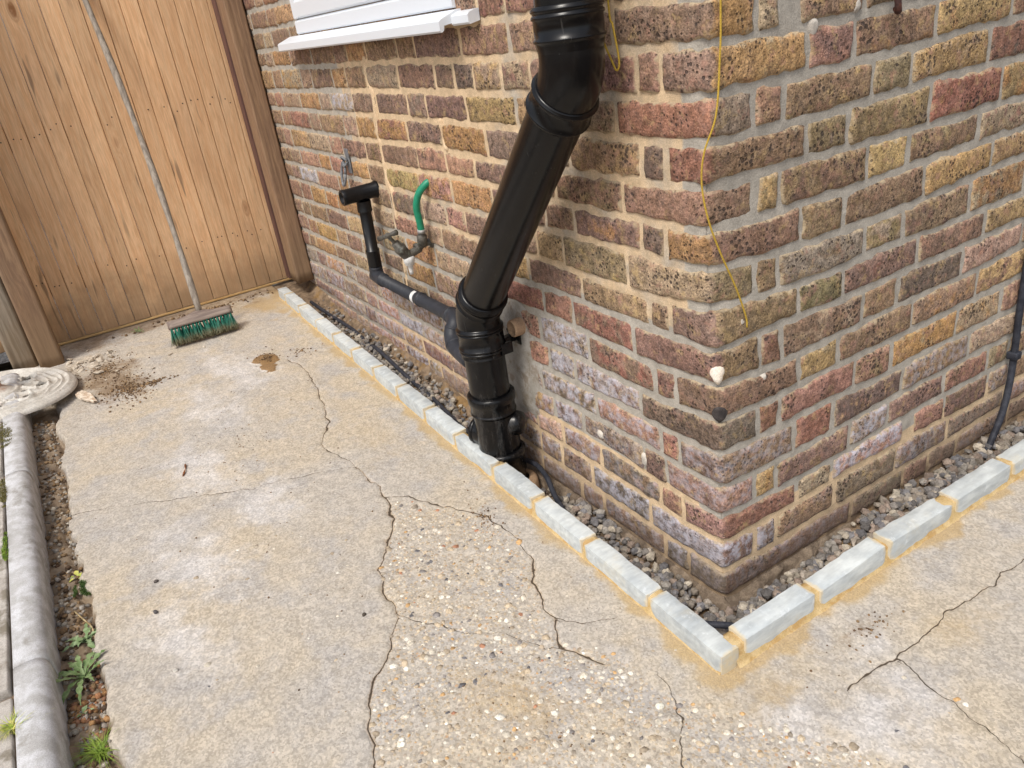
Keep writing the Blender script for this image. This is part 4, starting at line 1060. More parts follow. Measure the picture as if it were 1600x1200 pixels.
# lower bend (solve the slope so that it lands on the lower pipe)
c_lo = np.array([XL+rb, 0.0])
e2 = np.array([c_lo[0]-rb*math.cos(t45), PY, 0.0])           # start of the lower curve, z still free
tlen = (end_up[0]-e2[0])/math.sin(t45)
z2 = end_up[2]-tlen*math.cos(t45)
c_lo = (XL+rb, z2-rb*math.sin(t45))
e2[2] = z2
mesh_obj('sloping_pipe', *lathe_along(end_up, dvec, [(0.03, Rp), (tlen, Rp)]), M['soil_black'], pipe)
B = [(c_lo[0]-rb*math.cos(a), PY, c_lo[1]+rb*math.sin(a)) for a in np.linspace(t45, 0, 9)]
mesh_obj('sleeve', *lathe_along(e2-dvec*0.050, dvec, [(0, Rp), (0.001, 0.0605)]+lip(0.006, 0.0605, 0.004)+lip(0.017, 0.0605, 0.003)+lip(0.046, 0.0605, 0.003)+[(0.054, 0.0575)]), M['soil_black'], pipe)
zb_ = B[-1][2]
mesh_obj('bend', *sweep([tuple(e2-dvec*0.012)]+B+[(XL, PY, zb_-0.02)], 0.0575, 40, False, False), M['soil_black'], pipe)
mesh_obj('sleeve', *lathe_along((XL, PY, zb_-0.006), (0, 0, -1), [(0, 0.0575), (0.003, 0.0603)]+lip(0.008, 0.0603, 0.0035)+lip(0.016, 0.0603, 0.003)+lip(0.060, 0.0603, 0.003)+lip(0.068, 0.0603, 0.003)+[(0.074, 0.0600), (0.0745, 0.055)]), M['soil_black'], pipe)
mesh_obj('straight_pipe', *lathe_along((XL, PY, zb_), (0, 0, -1), [(0.05, Rp), (zb_-0.26, Rp)]), M['soil_black'], pipe)
mesh_obj('clamp', *join(lathe_along((XL, PY, 0.437), (0, 0, -1), [(0, Rp), (0.0005, 0.0600), (0.003, 0.0612), (0.006, 0.0585), (0.024, 0.0585), (0.027, 0.0605), (0.030, 0.0600), (0.0305, Rp)]),
    box_vf(XL+0.052, PY+0.042, 0.425, 0.012, 0.034, 0.03, 0.002), box_vf(XL-0.058, PY-0.014, 0.43, 0.010, 0.010, 0.026, 0.002)), M['soil_black'], pipe)
mesh_obj('socket', *lathe_along((XL+0.002, PY, 0.296), (0, 0, -1), [(0, Rp), (0.0005, 0.0630), (0.004, 0.0660), (0.014, 0.0665), (0.024, 0.0655), (0.028, 0.0620), (0.050, 0.0612)]+lip(0.056, 0.0612, 0.0028)+[(0.064, 0.0610)]), M['soil_black'], pipe)
mesh_obj('access_tee', *lathe_along((XL+0.006, PY, 0.236), (0, 0, -1), [(0, 0.0610), (0.018, 0.0590), (0.11, 0.0590), (0.125, 0.0600)]), M['soil_black'], pipe)
od = np.array([-0.92, -0.40, 0.10]); od /= np.linalg.norm(od)
mesh_obj('side_inlet', *lathe_along((XL+0.006, PY, 0.158), od, [(0.03, 0.044), (0.060, 0.040), (0.074, 0.0375), (0.080, 0.0365), (0.080, 0.0325), (0.05, 0.0320), (0.02, 0.0318), (0.02, 0.001)], 32), M['soil_black'], pipe)
mesh_obj('inlet_rim', *lathe_along((XL+0.006, PY, 0.158), od, [(0.066, 0.0378), (0.067, 0.041), (0.075, 0.0412), (0.077, 0.038)], 32), M['soil_black'], pipe)
bd = np.array([0.75, 0.62, 0.10]); bd /= np.linalg.norm(bd)
mesh_obj('boss', *lathe_along((XL+0.006, PY, 0.196), bd, [(0.04, 0.036), (0.066, 0.034), (0.078, 0.030), (0.084, 0.020), (0.086, 0.001)], 28), M['soil_black'], pipe)
mesh_obj('socket', *lathe_along((XL+0.012, PY, 0.122), (0.10, 0, -1), [(0, 0.058), (0.0005, 0.0635), (0.004, 0.0668), (0.014, 0.0670), (0.022, 0.0650), (0.026, 0.0610), (0.07, 0.0600), (0.0705, Rp), (0.20, Rp)]), M['soil_black'], pipe)
mesh_obj('drain_collar', *lathe_along((XL+0.026, PY+0.004, 0.020), (0.10, 0, -1), [(0, 0.056), (0.0, 0.070), (0.006, 0.078), (0.03, 0.080), (0.12, 0.080)]), M['clay'], pipe)
mesh_obj('wall_bracket', *join(box_vf(XL, -0.026, 0.425, 0.022, 0.055, 0.018, 0.002), box_vf(XL, -0.006, 0.425, 0.07, 0.008, 0.03, 0.002)), M['soil_black'], pipe)

# ------------------------------------------------------------ small waste pipe
waste = empty('waste_pipe', (-1.56, -0.058, 0.45), 'thin black waste pipe with an open tee leading along the wall to the soil pipe', 'pipe')
rw = 0.0205
def tube(name, P, r, mat, parent, seg=20, c0=True, c1=True): return mesh_obj(name, *sweep(P, r, seg, c0, c1), mat, parent)
tee = lathe_along((-1.565, 0.004, 0.737), (0, -1, -0.02), [(0.0, 0.028), (0.012, 0.028), (0.016, 0.0255), (0.115, 0.0255), (0.130, 0.0262), (0.132, 0.0250), (0.132, 0.0205), (0.09, 0.0200), (0.06, 0.0195), (0.06, 0.001)], 28)
mesh_obj('tee', *join(tee, lathe_along((-1.566, -0.056, 0.728), (-0.08, 0, -1), [(0.018, 0.024), (0.048, 0.0245), (0.050, 0.0255), (0.053, 0.0255), (0.055, 0.0245)], 24),
    box_vf(-1.565, -0.108, 0.735, 0.038, 0.003, 0.003, 0)), M['waste_black'], waste)
mesh_obj('pipe', *lathe_along((-1.566, -0.056, 0.728), (-0.095, 0, -1), [(0.03, rw), (0.19, rw), (0.191, 0.024)]+[(0.194, 0.0245), (0.197, 0.0235), (0.25, 0.0235)], 24), M['waste_black'], waste)
P0 = np.array([-1.59, -0.056, 0.475])
mesh_obj('elbow', *join(sweep(smooth_path([P0, P0+[-0.001, 0, -0.018], P0+[0.008, 0, -0.034], P0+[0.03, 0, -0.040], P0+[0.055, 0, -0.0405]], 6), 0.0238, 24), lathe_along(P0+[-0.028, 0, -0.036], (1, 0, 0), [(0, 0.001), (0.0, 0.018), (0.006, 0.0225), (0.03, 0.0225)], 24)), M['waste_grey'], waste)
ph = P0+[0.05, 0, -0.0405]
mesh_obj('pipe', *lathe_along(ph, (1, 0, -0.004), [(0.0, 0.0245), (0.004, 0.0245), (0.0045, rw), (0.52, rw)], 24), M['waste_grey'], waste)
mesh_obj('coupling', *lathe_along(ph+[0.30, 0, -0.001], (1, 0, -0.004), [(0.0, rw), (0.0005, 0.0235), (0.010, 0.0240), (0.012, rw)], 24), M['waste_grey'], waste)
mesh_obj('elbow', *sweep(smooth_path([ph+[0.50, 0, -0.002], ph+[0.535, -0.002, -0.004], ph+[0.556, -0.012, -0.014], ph+[0.560, -0.026, -0.032], ph+[0.575, -0.036, -0.052], ph+[0.61, -0.044, -0.066], ph+[0.70, -0.048, -0.078]], 6), 0.0245, 24), M['waste_grey'], waste)
for q, dd in ((ph+[0.512, 0, -0.002], (1, 0, 0)), (ph+[0.558, -0.020, -0.024], (0.1, -0.5, -0.7)), (ph+[0.588, -0.040, -0.058], (0.8, -0.2, -0.5))):
    mesh_obj('ring', *lathe_along(q, dd, [(0, 0.0240), (0.001, 0.0262), (0.006, 0.0262), (0.007, 0.0240)], 24), M['waste_grey'], waste)
M['label_white'] = mat_simple('label_white', srgb(226, 226, 224), srgb(206, 206, 204), 90, 0.6)
lv, lf = lathe_along(ph+[0.262, 0, -0.001], (1, 0, -0.004), [(0, rw+0.0004), (0.020, rw+0.0004)], 24)
lv = np.asarray(lv); keep = [f for f in lf if lv[f][:, 1].mean() < ph[1]-0.002 and lv[f][:, 2].mean() > ph[2]-0.012]
mesh_obj('label', lv, keep, M['label_white'], waste)

# ------------------------------------------------------------ outside tap and hose
M['bronze'] = mat_simple('old_bronze', srgb(92, 88, 80), srgb(66, 62, 56), 90, 0.55, bstr=0.3, spec=0.5, grime=(srgb(120, 128, 118), 60, 0.55, 0.6))
M['hose'] = mat_simple('green_hose', srgb(24, 128, 96), srgb(30, 142, 108), 50, 0.4, fine=900, bstr=0.1, spec=0.5)
M['steel'] = mat_simple('steel_band', srgb(170, 170, 168), srgb(140, 138, 134), 80, 0.4, spec=0.5)
tap = empty('garden_tap', (-1.19, -0.04, 0.61), 'old bronze garden tap with a cross handle and white hose connector', 'tap')
TX = -1.192
mesh_obj('elbow', *join(lathe_along((TX-0.004, 0.006, 0.616), (0, -1, 0), [(0, 0.020), (0.010, 0.020), (0.012, 0.011), (0.03, 0.011)], 18),
    sweep(smooth_path([(TX-0.004, -0.024, 0.616), (TX-0.002, -0.038, 0.614), (TX, -0.055, 0.604), (TX, -0.08, 0.598), (TX, -0.094, 0.605)], 5), 0.0125, 16),
    lathe_along((TX, -0.046, 0.611), (0, -1, -0.4), [(0, 0.013), (0, 0.0165), (0.012, 0.0165), (0.012, 0.013)], 6)), M['bronze'], tap)
mesh_obj('body', *join(lathe_along((TX, -0.086, 0.590), (0, -0.55, 0.84), [(0, 0.001), (0, 0.014), (0.012, 0.017), (0.030, 0.0175), (0.032, 0.019), (0.042, 0.019), (0.044, 0.0145), (0.062, 0.013), (0.064, 0.001)], 16)), M['bronze'], tap)
hd = np.array([0, -0.55, 0.84]); hb = np.array([TX, -0.086, 0.590])
hp = hb+hd*0.094
mesh_obj('handle', *join(lathe_along(hb, hd, [(0.06, 0.006), (0.094, 0.0055)], 12), sweep([hp+[0.030, 0.018, 0.010], hp+[0.012, 0.007, 0.004], hp, hp+[-0.012, -0.007, -0.004], hp+[-0.030, -0.018, -0.010]], [0.0085, 0.0062, 0.0085, 0.0062, 0.0085], 12)), M['bronze'], tap)
mesh_obj('hose_connector', *lathe_along((TX, -0.086, 0.598), (0, 0, -1), [(0.006, 0.001), (0.006, 0.016), (0.012, 0.0175), (0.024, 0.0175), (0.026, 0.0145), (0.032, 0.0145), (0.034, 0.009), (0.052, 0.0065), (0.062, 0.006), (0.062, 0.001)], 18), M['label_white'], tap)
mesh_obj('riser', *join(lathe_along((TX+0.006, -0.036, 0.616), (0.25, 0, 1), [(0, 0.010), (0.008, 0.015), (0.03, 0.0155), (0.032, 0.012), (0.05, 0.011)], 16)), M['bronze'], tap)
hose = empty('hose', (-1.17, -0.03, 0.66), 'short green garden hose rising from the tap into the wall', 'hose')
tube('hose_length', smooth_path([(TX+0.017, -0.036, 0.655), (TX+0.022, -0.038, 0.69), (TX+0.028, -0.042, 0.735), (TX+0.042, -0.032, 0.775), (TX+0.056, -0.008, 0.800), (TX+0.060, 0.02, 0.808)], 6), 0.0105, M['hose'], hose, 16)
mesh_obj('clip_band', *lathe_along((TX+0.017, -0.036, 0.655), (0.12, 0, 1), [(0, 0.0105), (0, 0.0125), (0.011, 0.0125), (0.011, 0.0105)], 18), M['steel'], hose)

# ring bracket
M['iron'] = mat_simple('grey_iron', srgb(122, 124, 128), srgb(96, 98, 102), 90, 0.55, spec=0.5, grime=(srgb(120, 92, 72), 70, 0.6, 0.5))
br = empty('ring_bracket', (-1.79, -0.01, 0.80), 'small grey iron ring hanging from a plate on the bricks', 'bracket')
mesh_obj('plate', *box_vf(-1.772, -0.006, 0.815, 0.030, 0.006, 0.085, 0.002), M['iron'], br)
mesh_obj('eye', *sweep([(-1.782+0.017*math.cos(a), -0.012-0.012*abs(math.sin(a)), 0.815+0.016*math.sin(a)) for a in np.linspace(0, 2*math.pi, 17)], 0.0042, 10), M['iron'], br)
mesh_obj('ring', *sweep([(-1.795+0.019*math.cos(a), -0.026+0.008*math.sin(a), 0.772+0.040*math.sin(a)) for a in np.linspace(0, 2*math.pi, 25)], 0.0048, 10), M['iron'], br)
# rusty hook
M['rust'] = mat_simple('rusty_iron', srgb(96, 62, 52), srgb(70, 50, 48), 70, 0.7, bstr=0.4)
hk = tube('hook', smooth_path([(-0.01, 0.428, 1.175), (0.018, 0.424, 1.172), (0.026, 0.421, 1.150), (0.027, 0.424, 1.128), (0.022, 0.432, 1.121), (0.014, 0.437, 1.126)], 6), [0.006]*31, M['rust'], None, 12)
tag(hk, 'rusty iron hook driven into a joint near the top of the wall', 'hook')
# strings
M['string'] = mat_simple('yellow_string', srgb(206, 174, 74), srgb(176, 142, 52), 600, 0.8, fine=1500, bstr=0.8, bdist=0.001)
st = tube('string', smooth_path([(0.012, 0.016, 1.50), (0.010, 0.015, 1.187), (0.010, 0.011, 1.106), (0.010, 0.000, 1.021), (0.000, -0.018, 0.966), (-0.006, -0.020, 0.915), (0.000, -0.014, 0.855), (0.006, 0.006, 0.792), (0.010, 0.039, 0.717), (0.011, 0.062, 0.655), (0.011, 0.065, 0.632)], 6), 0.0017, M['string'], None, 8)
tag(st, 'long yellow string hanging loose down the brick corner', 'string')
st2 = tube('string', smooth_path([(-0.252, -0.034, 1.50), (-0.249, -0.030, 1.215), (-0.238, -0.028, 1.160), (-0.219, -0.022, 1.112), (-0.209, -0.020, 1.095), (-0.203, -0.018, 1.111), (-0.216, -0.016, 1.168), (-0.224, -0.016, 1.21), (-0.226, -0.014, 1.50)], 6), 0.0019, M['string'], None, 8)
tag(st2, 'doubled yellow string looped beside the upper end of the soil pipe', 'string')
# cables
cb = empty('wall_cable', (0.02, 0.95, 0.0), 'black cable clipped to the right hand wall and dropping into the gravel', 'cable')
tube('cable', smooth_path([(0.014, 1.02, 0.9), (0.014, 1.018, 0.55), (0.014, 1.016, 0.379), (0.014, 1.022, 0.25), (0.022, 1.004, 0.16), (0.030, 0.972, 0.09), (0.036, 0.92, 0.02), (0.042, 0.87, -0.03)], 8), 0.0085, M['rubber'], cb, 14)
mesh_obj('clip', *box_vf(0.014, 1.022, 0.242, 0.026, 0.026, 0.020, 0.003), M['rubber'], cb)
cb2 = tube('ground_cable', smooth_path([(x, y, float(trench_z(x, y))+z) for x, y, z in [(-2.52, -0.075, 0.004), (-2.30, -0.07, 0.020), (-2.05, -0.055, 0.022), (-1.85, -0.06, 0.000), (-1.70, -0.075, 0.024), (-1.45, -0.085, 0.02), (-1.25, -0.08, 0.010), (-1.12, -0.09, 0.028), (-1.0, -0.10, 0.03), (-0.86, -0.055, 0.05), (-0.72, -0.028, 0.095), (-0.62, -0.045, 0.085), (-0.53, -0.075, 0.05), (-0.44, -0.095, 0.02), (-0.34, -0.105, -0.012), (-0.1, -0.11, -0.015), (0.0, -0.108, 0.040), (0.05, -0.098, 0.060), (0.085, -0.062, 0.060), (0.112, -0.02, 0.030), (0.12, 0.05, -0.012)]], 6), 0.0075, M['rubber'], None, 12)
tag(cb2, 'dark cable lying in the gravel between the wall and the stone edging', 'cable')

# ------------------------------------------------------------ gate and posts
M['pine'] = mat_wood('orange_pine', srgb(222, 184, 144), srgb(212, 168, 126), srgb(142, 96, 60), 'z', True, srgb(192, 156, 124), 0.0, 0.6)
M['oldwood'] = mat_wood('old_treated_wood', srgb(146, 118, 92), srgb(124, 98, 78), srgb(92, 70, 54), 'z', False, srgb(134, 120, 100), 3.0, 0.3)
M['greywood'] = mat_wood('silvered_wood', srgb(150, 140, 126), srgb(122, 112, 98), srgb(96, 84, 70), 'z', False, srgb(128, 126, 104), 5.0, 0.2)
M['redwood'] = mat_wood('brown_stained_wood', srgb(112, 82, 72), srgb(96, 68, 62), srgb(80, 58, 52), 'z', False, None, 6.0, 0.0)
M['handle_wood'] = mat_wood('weathered_handle', srgb(160, 150, 138), srgb(124, 114, 104), srgb(96, 86, 78), 'z', False, srgb(148, 146, 140), 7.0, 0.0)
M['block_wood'] = mat_wood('weathered_block', srgb(140, 126, 116), srgb(106, 92, 86), srgb(84, 72, 66), 'y', False, srgb(150, 142, 132), 8.0, 0.0)
gate = empty('gate', (-2.89, -0.58, 0.16), 'tall boarded pine gate of upright tongue and groove planks', 'gate')
seams = [-1.134, -1.068, -1.003, -0.933, -0.863, -0.792, -0.723, -0.651, -0.578, -0.504, -0.434, -0.363, -0.292, -0.222, -0.155, -0.090, -0.020]
GX = -2.872
def board(y0, y1, seed):
    rs = np.random.default_rng(seed)
    z0, z1 = 0.172+rs.uniform(-0.003, 0.003), 2.05
    d = rs.uniform(-0.0015, 0.0015)
    prof = [(GX-0.018, y0), (GX-0.006+d, y0), (GX-0.002+d, y0+0.0008), (GX+d, y0+0.0022), (GX+d, (y0+y1)/2), (GX+d, y1-0.0022), (GX-0.002+d, y1-0.0008), (GX-0.006+d, y1), (GX-0.018, y1)]
    zs = np.linspace(z0, z1, 7)
    V = np.array([(x+0*rs.normal(0, .0004), y, z) for z in zs for x, y in prof]); k = len(prof)
    F = [[i*k+j, i*k+j+1, (i+1)*k+j+1, (i+1)*k+j] for i in range(len(zs)-1) for j in range(k-1)] + [list(range(k))]
    return mesh_obj('board', V, F, M['pine'], gate, sharp=25)
for i, (a, b) in enumerate(zip(seams[:-1], seams[1:])): board(a+0.0006, b-0.0006, 300+i)
for q, z in enumerate((0.42, 1.02, 1.75)):
    mesh_obj('ledge', *box_vf(GX-0.034, -0.577, z, 0.030, 1.09, 0.10, 0.003), M['oldwood'], gate)
mesh_obj('bottom_rail', *box_vf(GX-0.008, -0.575, 0.164, 0.024, 1.10, 0.010, 0.002), mat_wood('pale_rail', srgb(206, 174, 122), srgb(186, 150, 100), srgb(150, 110, 70), 'y', False, None, 2.0), gate)
M['nail'] = mat_simple('dark_nail', srgb(48, 42, 40), srgb(60, 52, 48), 60, 0.6)
nv, nf = [], []
for i, (a, b) in enumerate(zip(seams[:-1], seams[1:])):
    for z in (0.43, 1.03):
        for fr in (0.35, 0.68):
            if random.random() < 0.75: nv.append((GX+0.0008, a+(b-a)*fr+random.uniform(-.005, .005), z+random.uniform(-.02, .02)))
for n_ in nv:
    o = mesh_obj('nail', *lathe_along(n_, (1, 0, 0), [(-0.002, 0.0028), (0.0006, 0.0028), (0.0010, 0.0015), (0.0011, 0.0002)], 8), M['nail'], gate)
# post against the wall
def timber(name, x0, x1, y0, y1, z0, z1, mat, parent, seed, chk=3):
    nz = 40
    rs = np.random.default_rng(seed)
    cxn, cyn = (x0+x1)/2, (y0+y1)/2
    b = 0.006
    out = []
    def edge(p0, p1, n):
        for t in np.linspace(0, 1, n, endpoint=False): out.append((p0[0]+(p1[0]-p0[0])*t, p0[1]+(p1[1]-p0[1])*t))
    c = [(x0+b, y0), (x1-b, y0), (x1, y0+b), (x1, y1-b), (x1-b, y1), (x0+b, y1), (x0, y1-b), (x0, y0+b)]
    for i in range(8): edge(c[i], c[(i+1) % 8], 14 if i % 2 == 0 else 2)
    out = np.array(out); k = len(out)
    nrm = out-np.array([cxn, cyn]); nrm /= np.linalg.norm(nrm, axis=1)[:, None]
    zs = np.linspace(z0, z1, nz)
    per = np.arange(k)/k
    V = []
    for z in zs:
        g = (fbm(per*60, z*1.2, seed, 3, 2)-0.5)*0.0022
        for q in range(chk):
            a = (q+0.37)/chk + 0.03*math.sin(z*2+q)
            g = g - 0.0035*np.exp(-((per-a)*k/0.7)**2)*vn(z*4, q, seed, 5)
        V.append(np.column_stack([out+nrm*g[:, None], np.full(k, z)]))
    V = np.concatenate(V)
    F = [[i*k+j, i*k+(j+1) % k, (i+1)*k+(j+1) % k, (i+1)*k+j] for i in range(nz-1) for j in range(k)] + [list(range(k))[::-1], [(nz-1)*k+j for j in range(k)]]
    return mesh_obj(name, V, F, mat, parent)
post = empty('gate_post', (-2.68, -0.05, 0.2), 'brown timber gate post fixed against the end of the brick wall', 'post')
timber('timber', -2.735, -2.622, -0.085, -0.006, 0.198, 2.1, M['oldwood'], post, 11, 4)
mesh_obj('stop_batten', *box_vf(-2.765, -0.078, 1.15, 0.055, 0.026, 1.90, 0.002), M['redwood'], post)
post2 = empty('gate_post', (-2.68, -1.2, 0.15), 'pair of upright timbers, brown beside silvery grey, at the free side of the gate', 'post')
timber('timber', -2.735, -2.632, -1.203, -1.112, 0.142, 2.1, M['oldwood'], post2, 21, 4)
timber('timber', -2.790, -2.690, -1.300, -1.209, 0.146, 2.1, M['greywood'], post2, 31, 5)
fence = empty('fence_panel', (-2.80, -1.6, 0.2), 'low brown fence boards behind the parasol base at the edge of the yard', 'fence')
for q in range(9):
    mesh_obj('board', *box_vf(-2.83, -1.83, 0.27+q*0.125, 0.018, 1.05, 0.118, 0.003), M['redwood'] if q % 2 else M['pine'], fence)
# ------------------------------------------------------------ broom
broom = empty('broom', (-2.42, -0.57, 0.14), 'old broom with green bristles leaning its grey handle on the gate', 'broom')
gB = float(gz(-2.42))
BA, BBp = np.array([-2.445, -0.702, gB+0.088]), np.array([-2.430, -0.437, gB+0.088])   # ends of the block
bx = (BBp-BA)/np.linalg.norm(BBp-BA); L_b = np.linalg.norm(BBp-BA)
tilt = math.radians(24)
bn = np.array([math.cos(tilt), 0, -math.sin(tilt)])      # towards the tips of the bristles, in plan forward
bdn = np.array([0.42, 0.0, -0.91]); bdn /= np.linalg.norm(bdn)   # direction of the bristles
bsd = np.cross(bx, bdn); bsd /= np.linalg.norm(bsd)
if bsd[0] < 0: bsd = -bsd
# the block: domed in the middle
nU, prof = 26, []
V, F = [], []
for i, t in enumerate(np.linspace(0, 1, nU)):
    hump = 0.020 + 0.016*math.exp(-((t-0.5)/0.17)**2)
    endr = min(1.0, 0.35+min(t, 1-t)/0.03)
    hw = 0.026*endr
    c = BA + bx*(t*L_b)
    ring = []
    for (a, b) in ((-1, 1), (-0.9, 0.2), (-0.6, -0.75), (0, -1.0), (0.6, -0.75), (0.9, 0.2), (1, 1)):
        up = hump*(-b if b < 0 else 0) + 0.020*(b if b > 0 else 0)*-1
        ring.append(c + bsd*hw*a - bdn*(hump*(-b) if b < 0 else -0.016*b))
    V += ring
    if i:
        k = 7
        for j in range(k): F.append([(i-1)*k+j, (i-1)*k+(j+1) % k, i*k+(j+1) % k, i*k+j])
F += [list(range(7))[::-1], [(nU-1)*7+j for j in range(7)]]
mesh_obj('head', np.array(V), F, M['block_wood'], broom)
# tufts: each its own part, all sharing four meshes
def mat_bristle():
    k = NT('green_bristle')
    g = k.attr('tip')
    col = k.mix(k.ramp(k.math('ADD', g, k.math('MULTIPLY', k.math('SUBTRACT', k.noise(60, 2), 0.5), 0.5)), 0.45, 0.95), srgb(46, 118, 100), srgb(110, 104, 78))
    return k.out(col, 0.6, None, 0.3)
M['bristle'] = mat_bristle()
tuft_me = []
for s_ in range(4):
    rs = np.random.default_rng(50+s_)
    V, F, A = [], [], []
    for q in range(34):
        a = rs.uniform(0, 6.28); r0 = 0.0035*math.sqrt(rs.uniform()); sp = rs.uniform(0.4, 1.9)
        ln = rs.uniform(0.060, 0.076)
        p0 = np.array([r0*math.cos(a), r0*math.sin(a), 0.0]); dr = np.array([math.cos(a), math.sin(a), 0])*0.0085*sp
        kink = rs.normal(0, 0.004, 2)
        wv = np.array([-math.sin(a), math.cos(a), 0])*0.0007
        n0 = len(V)
        for t in (0, 0.35, 0.7, 1.0):
            c = p0 + dr*t**1.6 + np.array([kink[0], kink[1], 0])*t*t + np.array([0, 0, -ln*t])
            V += [c-wv, c+wv]; A += [t, t]
        for i in range(3): F.append([n0+2*i, n0+2*i+1, n0+2*i+3, n0+2*i+2])
    me = bpy.data.meshes.new('bristle_tuft'); me.from_pydata([tuple(v) for v in V], [], F)
    at_ = me.attributes.new('tip', 'FLOAT', 'POINT'); at_.data.foreach_set('value', np.array(A, np.float32))
    me.materials.append(M['bristle']); tuft_me.append(me)
Rm = Matrix((Vector(bx), Vector(-bsd), Vector(-bdn))).transposed()
for i in range(18):
    for j in range(4):
        o = bpy.data.objects.new('bristle_tuft', tuft_me[(i*3+j) % 4]); link(o, broom)
        c = BA + bx*(0.010+(L_b-0.02)*i/17 + random.uniform(-.002, .002)) + bsd*(-0.019+0.0127*j) + bdn*0.014
        o.location = Vector(c)-Vector(broom.location)
        splay = Matrix.Rotation(random.uniform(-0.12, 0.12) + (j-1.5)*0.10, 3, 'X') @ Matrix.Rotation(random.uniform(-.15, .15), 3, 'Y') @ Matrix.Rotation(random.uniform(0, 6.28), 3, 'Z')
        o.rotation_euler = (Rm @ splay).to_euler()
hb0 = (BA+BBp)/2 - bdn*0.02 + bx*0.006
htop = np.array([-2.838, -0.562, 1.50])
hpath = [hb0 + (htop-hb0)*t + np.array([0.0, 0.020*math.sin(t*3.1), 0.0]) for t in np.linspace(0, 1.12, 24)]
tube('handle', hpath, [0.0125+0.0018*math.sin(i*0.9) for i in range(24)], M['handle_wood'], broom, 16)

# ------------------------------------------------------------ paving kerb and terrace on the left
M['kerbstone'] = mat_simple('pale_concrete_kerb', srgb(196, 196, 198), srgb(168, 166, 164), 26, 0.9, fine=500, bstr=0.5, grime=(srgb(122, 116, 104), 12, 0.55, 0.55))
M['paver'] = mat_simple('worn_paver', srgb(190, 184, 176), srgb(160, 152, 142), 20, 0.9, fine=400, bstr=0.5, grime=(srgb(110, 102, 84), 10, 0.5, 0.6))
kerb = empty('paving_kerb', (-1.2, -1.30, 0.12), 'bullnosed pale concrete kerb along the left edge of the slab', 'kerb')
def kerb_stone(x0, x1, seed):
    xs = np.linspace(x0+0.002, x1-0.002, 40)
    prof = [(-1.331, 0.0), (-1.331, 0.062), (-1.328, 0.066), (-1.30, 0.068), (-1.287, 0.0665), (-1.278, 0.062), (-1.271, 0.054), (-1.2675, 0.044), (-1.2665, 0.02), (-1.2655, -0.06)]
    V = []
    for y, z in prof:
        nn = (fbm(xs*30, y*300+xs*0, seed, 4, 3)-0.5)
        V.append(np.stack([xs, y+nn*0.001, gz(xs)+z+nn*0.0012], -1))
    V = np.stack(V, 0)
    n = xs.size; k = len(prof)
    F = grid_faces(n, k).tolist() + [[i*n for i in range(k)], [i*n+n-1 for i in range(k)][::-1]]
    return mesh_obj('kerb_stone', V.reshape(-1, 3), F, M['kerbstone'], kerb)
for i, (a, b) in enumerate([(-2.50, -1.60), (-1.60, -0.672), (-0.672, 0.24), (0.24, 1.15)]): kerb_stone(a, b, 60+i)
terr = empty('terrace', (-1.2, -1.6, 0.1), None, None); tag(terr, kind='structure')
px = [-2.50, -2.06, -1.62, -1.18, -0.60, -0.16, 0.28, 0.72, 1.15]
for i, (a, b) in enumerate(zip(px[:-1], px[1:])):
    for j in range(3):
        y1 = -1.337-j*0.40
        mesh_obj('paving_slab', *box_vf((a+b)/2, y1-0.197, float(gz((a+b)/2))+0.034, b-a-0.008, 0.394, 0.06, 0.004), M['paver'], terr)
mesh_obj('joint_sand', [(-2.52, -1.334, float(gz(-2.52))+0.050), (1.15, -1.334, float(gz(1.15))+0.050), (1.15, -2.55, float(gz(1.15))+0.050), (-2.52, -2.55, float(gz(-2.52))+0.050)], [[0, 3, 2, 1]], M['earth'], terr, smooth=False)

# ------------------------------------------------------------ parasol base
def mat_iron_white():
    k = NT('chipped_white_iron')
    col = k.mix(k.ramp(k.noise(20, 4), 0.35, 0.65), srgb(206, 202, 194), srgb(186, 180, 170))
    h = k.n('ShaderNodeSeparateXYZ'); k.put(h.inputs[0], k.pos)
    chip = k.ramp(k.noise(65, 4, 0.7), 0.64, 0.70)
    col = k.mix(k.math('MULTIPLY', chip, 0.8), col, srgb(96, 76, 62))
    d = k.n('ShaderNodeVectorMath', operation='DISTANCE'); k.put(d.inputs[0], k.pos); d.inputs[1].default_value = (-2.33, -1.35, 0.235)
    r = k.ramp(k.math('ADD', d.outputs['Value'], k.math('MULTIPLY', k.noise(40, 3), 0.05)), 0.045, 0.085, 0.85, 0.0)
    col = k.mix(r, col, srgb(146, 92, 52))
    col = k.mul(col, k.ramp(k.noise(140, 3), 0.3, 0.7, 0.85, 1.1))
    return k.out(col, 0.6, k.bump(k.noise(120, 4, 0.6), 0.3, 0.002), 0.4)
M['iron_white'] = mat_iron_white()
pb = empty('parasol_base', (-2.33, -1.35, 0.2), 'round white cast iron parasol base with pierced ornament, resting on the kerb', 'parasol base')
nr, nt = 76, 200
rr = np.linspace(0.024, 0.268, nr); tt = np.linspace(0, 2*math.pi, nt, endpoint=False)
RR, TT = np.meshgrid(rr, tt, indexing='ij')
pet = np.cos(TT*8)
zc = 0.040*np.exp(-(RR/0.055)**2) + 0.009*np.exp(-((RR-0.245)/0.009)**2) + 0.008*np.exp(-((RR-0.222)/0.0055)**2) + 0.008*np.exp(-((RR-0.20-0.008*pet)/0.005)**2)
zc += 0.009*np.exp(-((RR-0.150-0.026*np.cos(TT*8+0.6))/0.007)**2) + 0.009*np.exp(-((RR-0.118+0.026*pet)/0.006)**2) + 0.006*np.exp(-((RR-0.178)/0.005)**2) + 0.007*np.exp(-((RR-0.075)/0.006)**2)
zc -= 0.007*sstep(0.257, 0.268, RR)**2
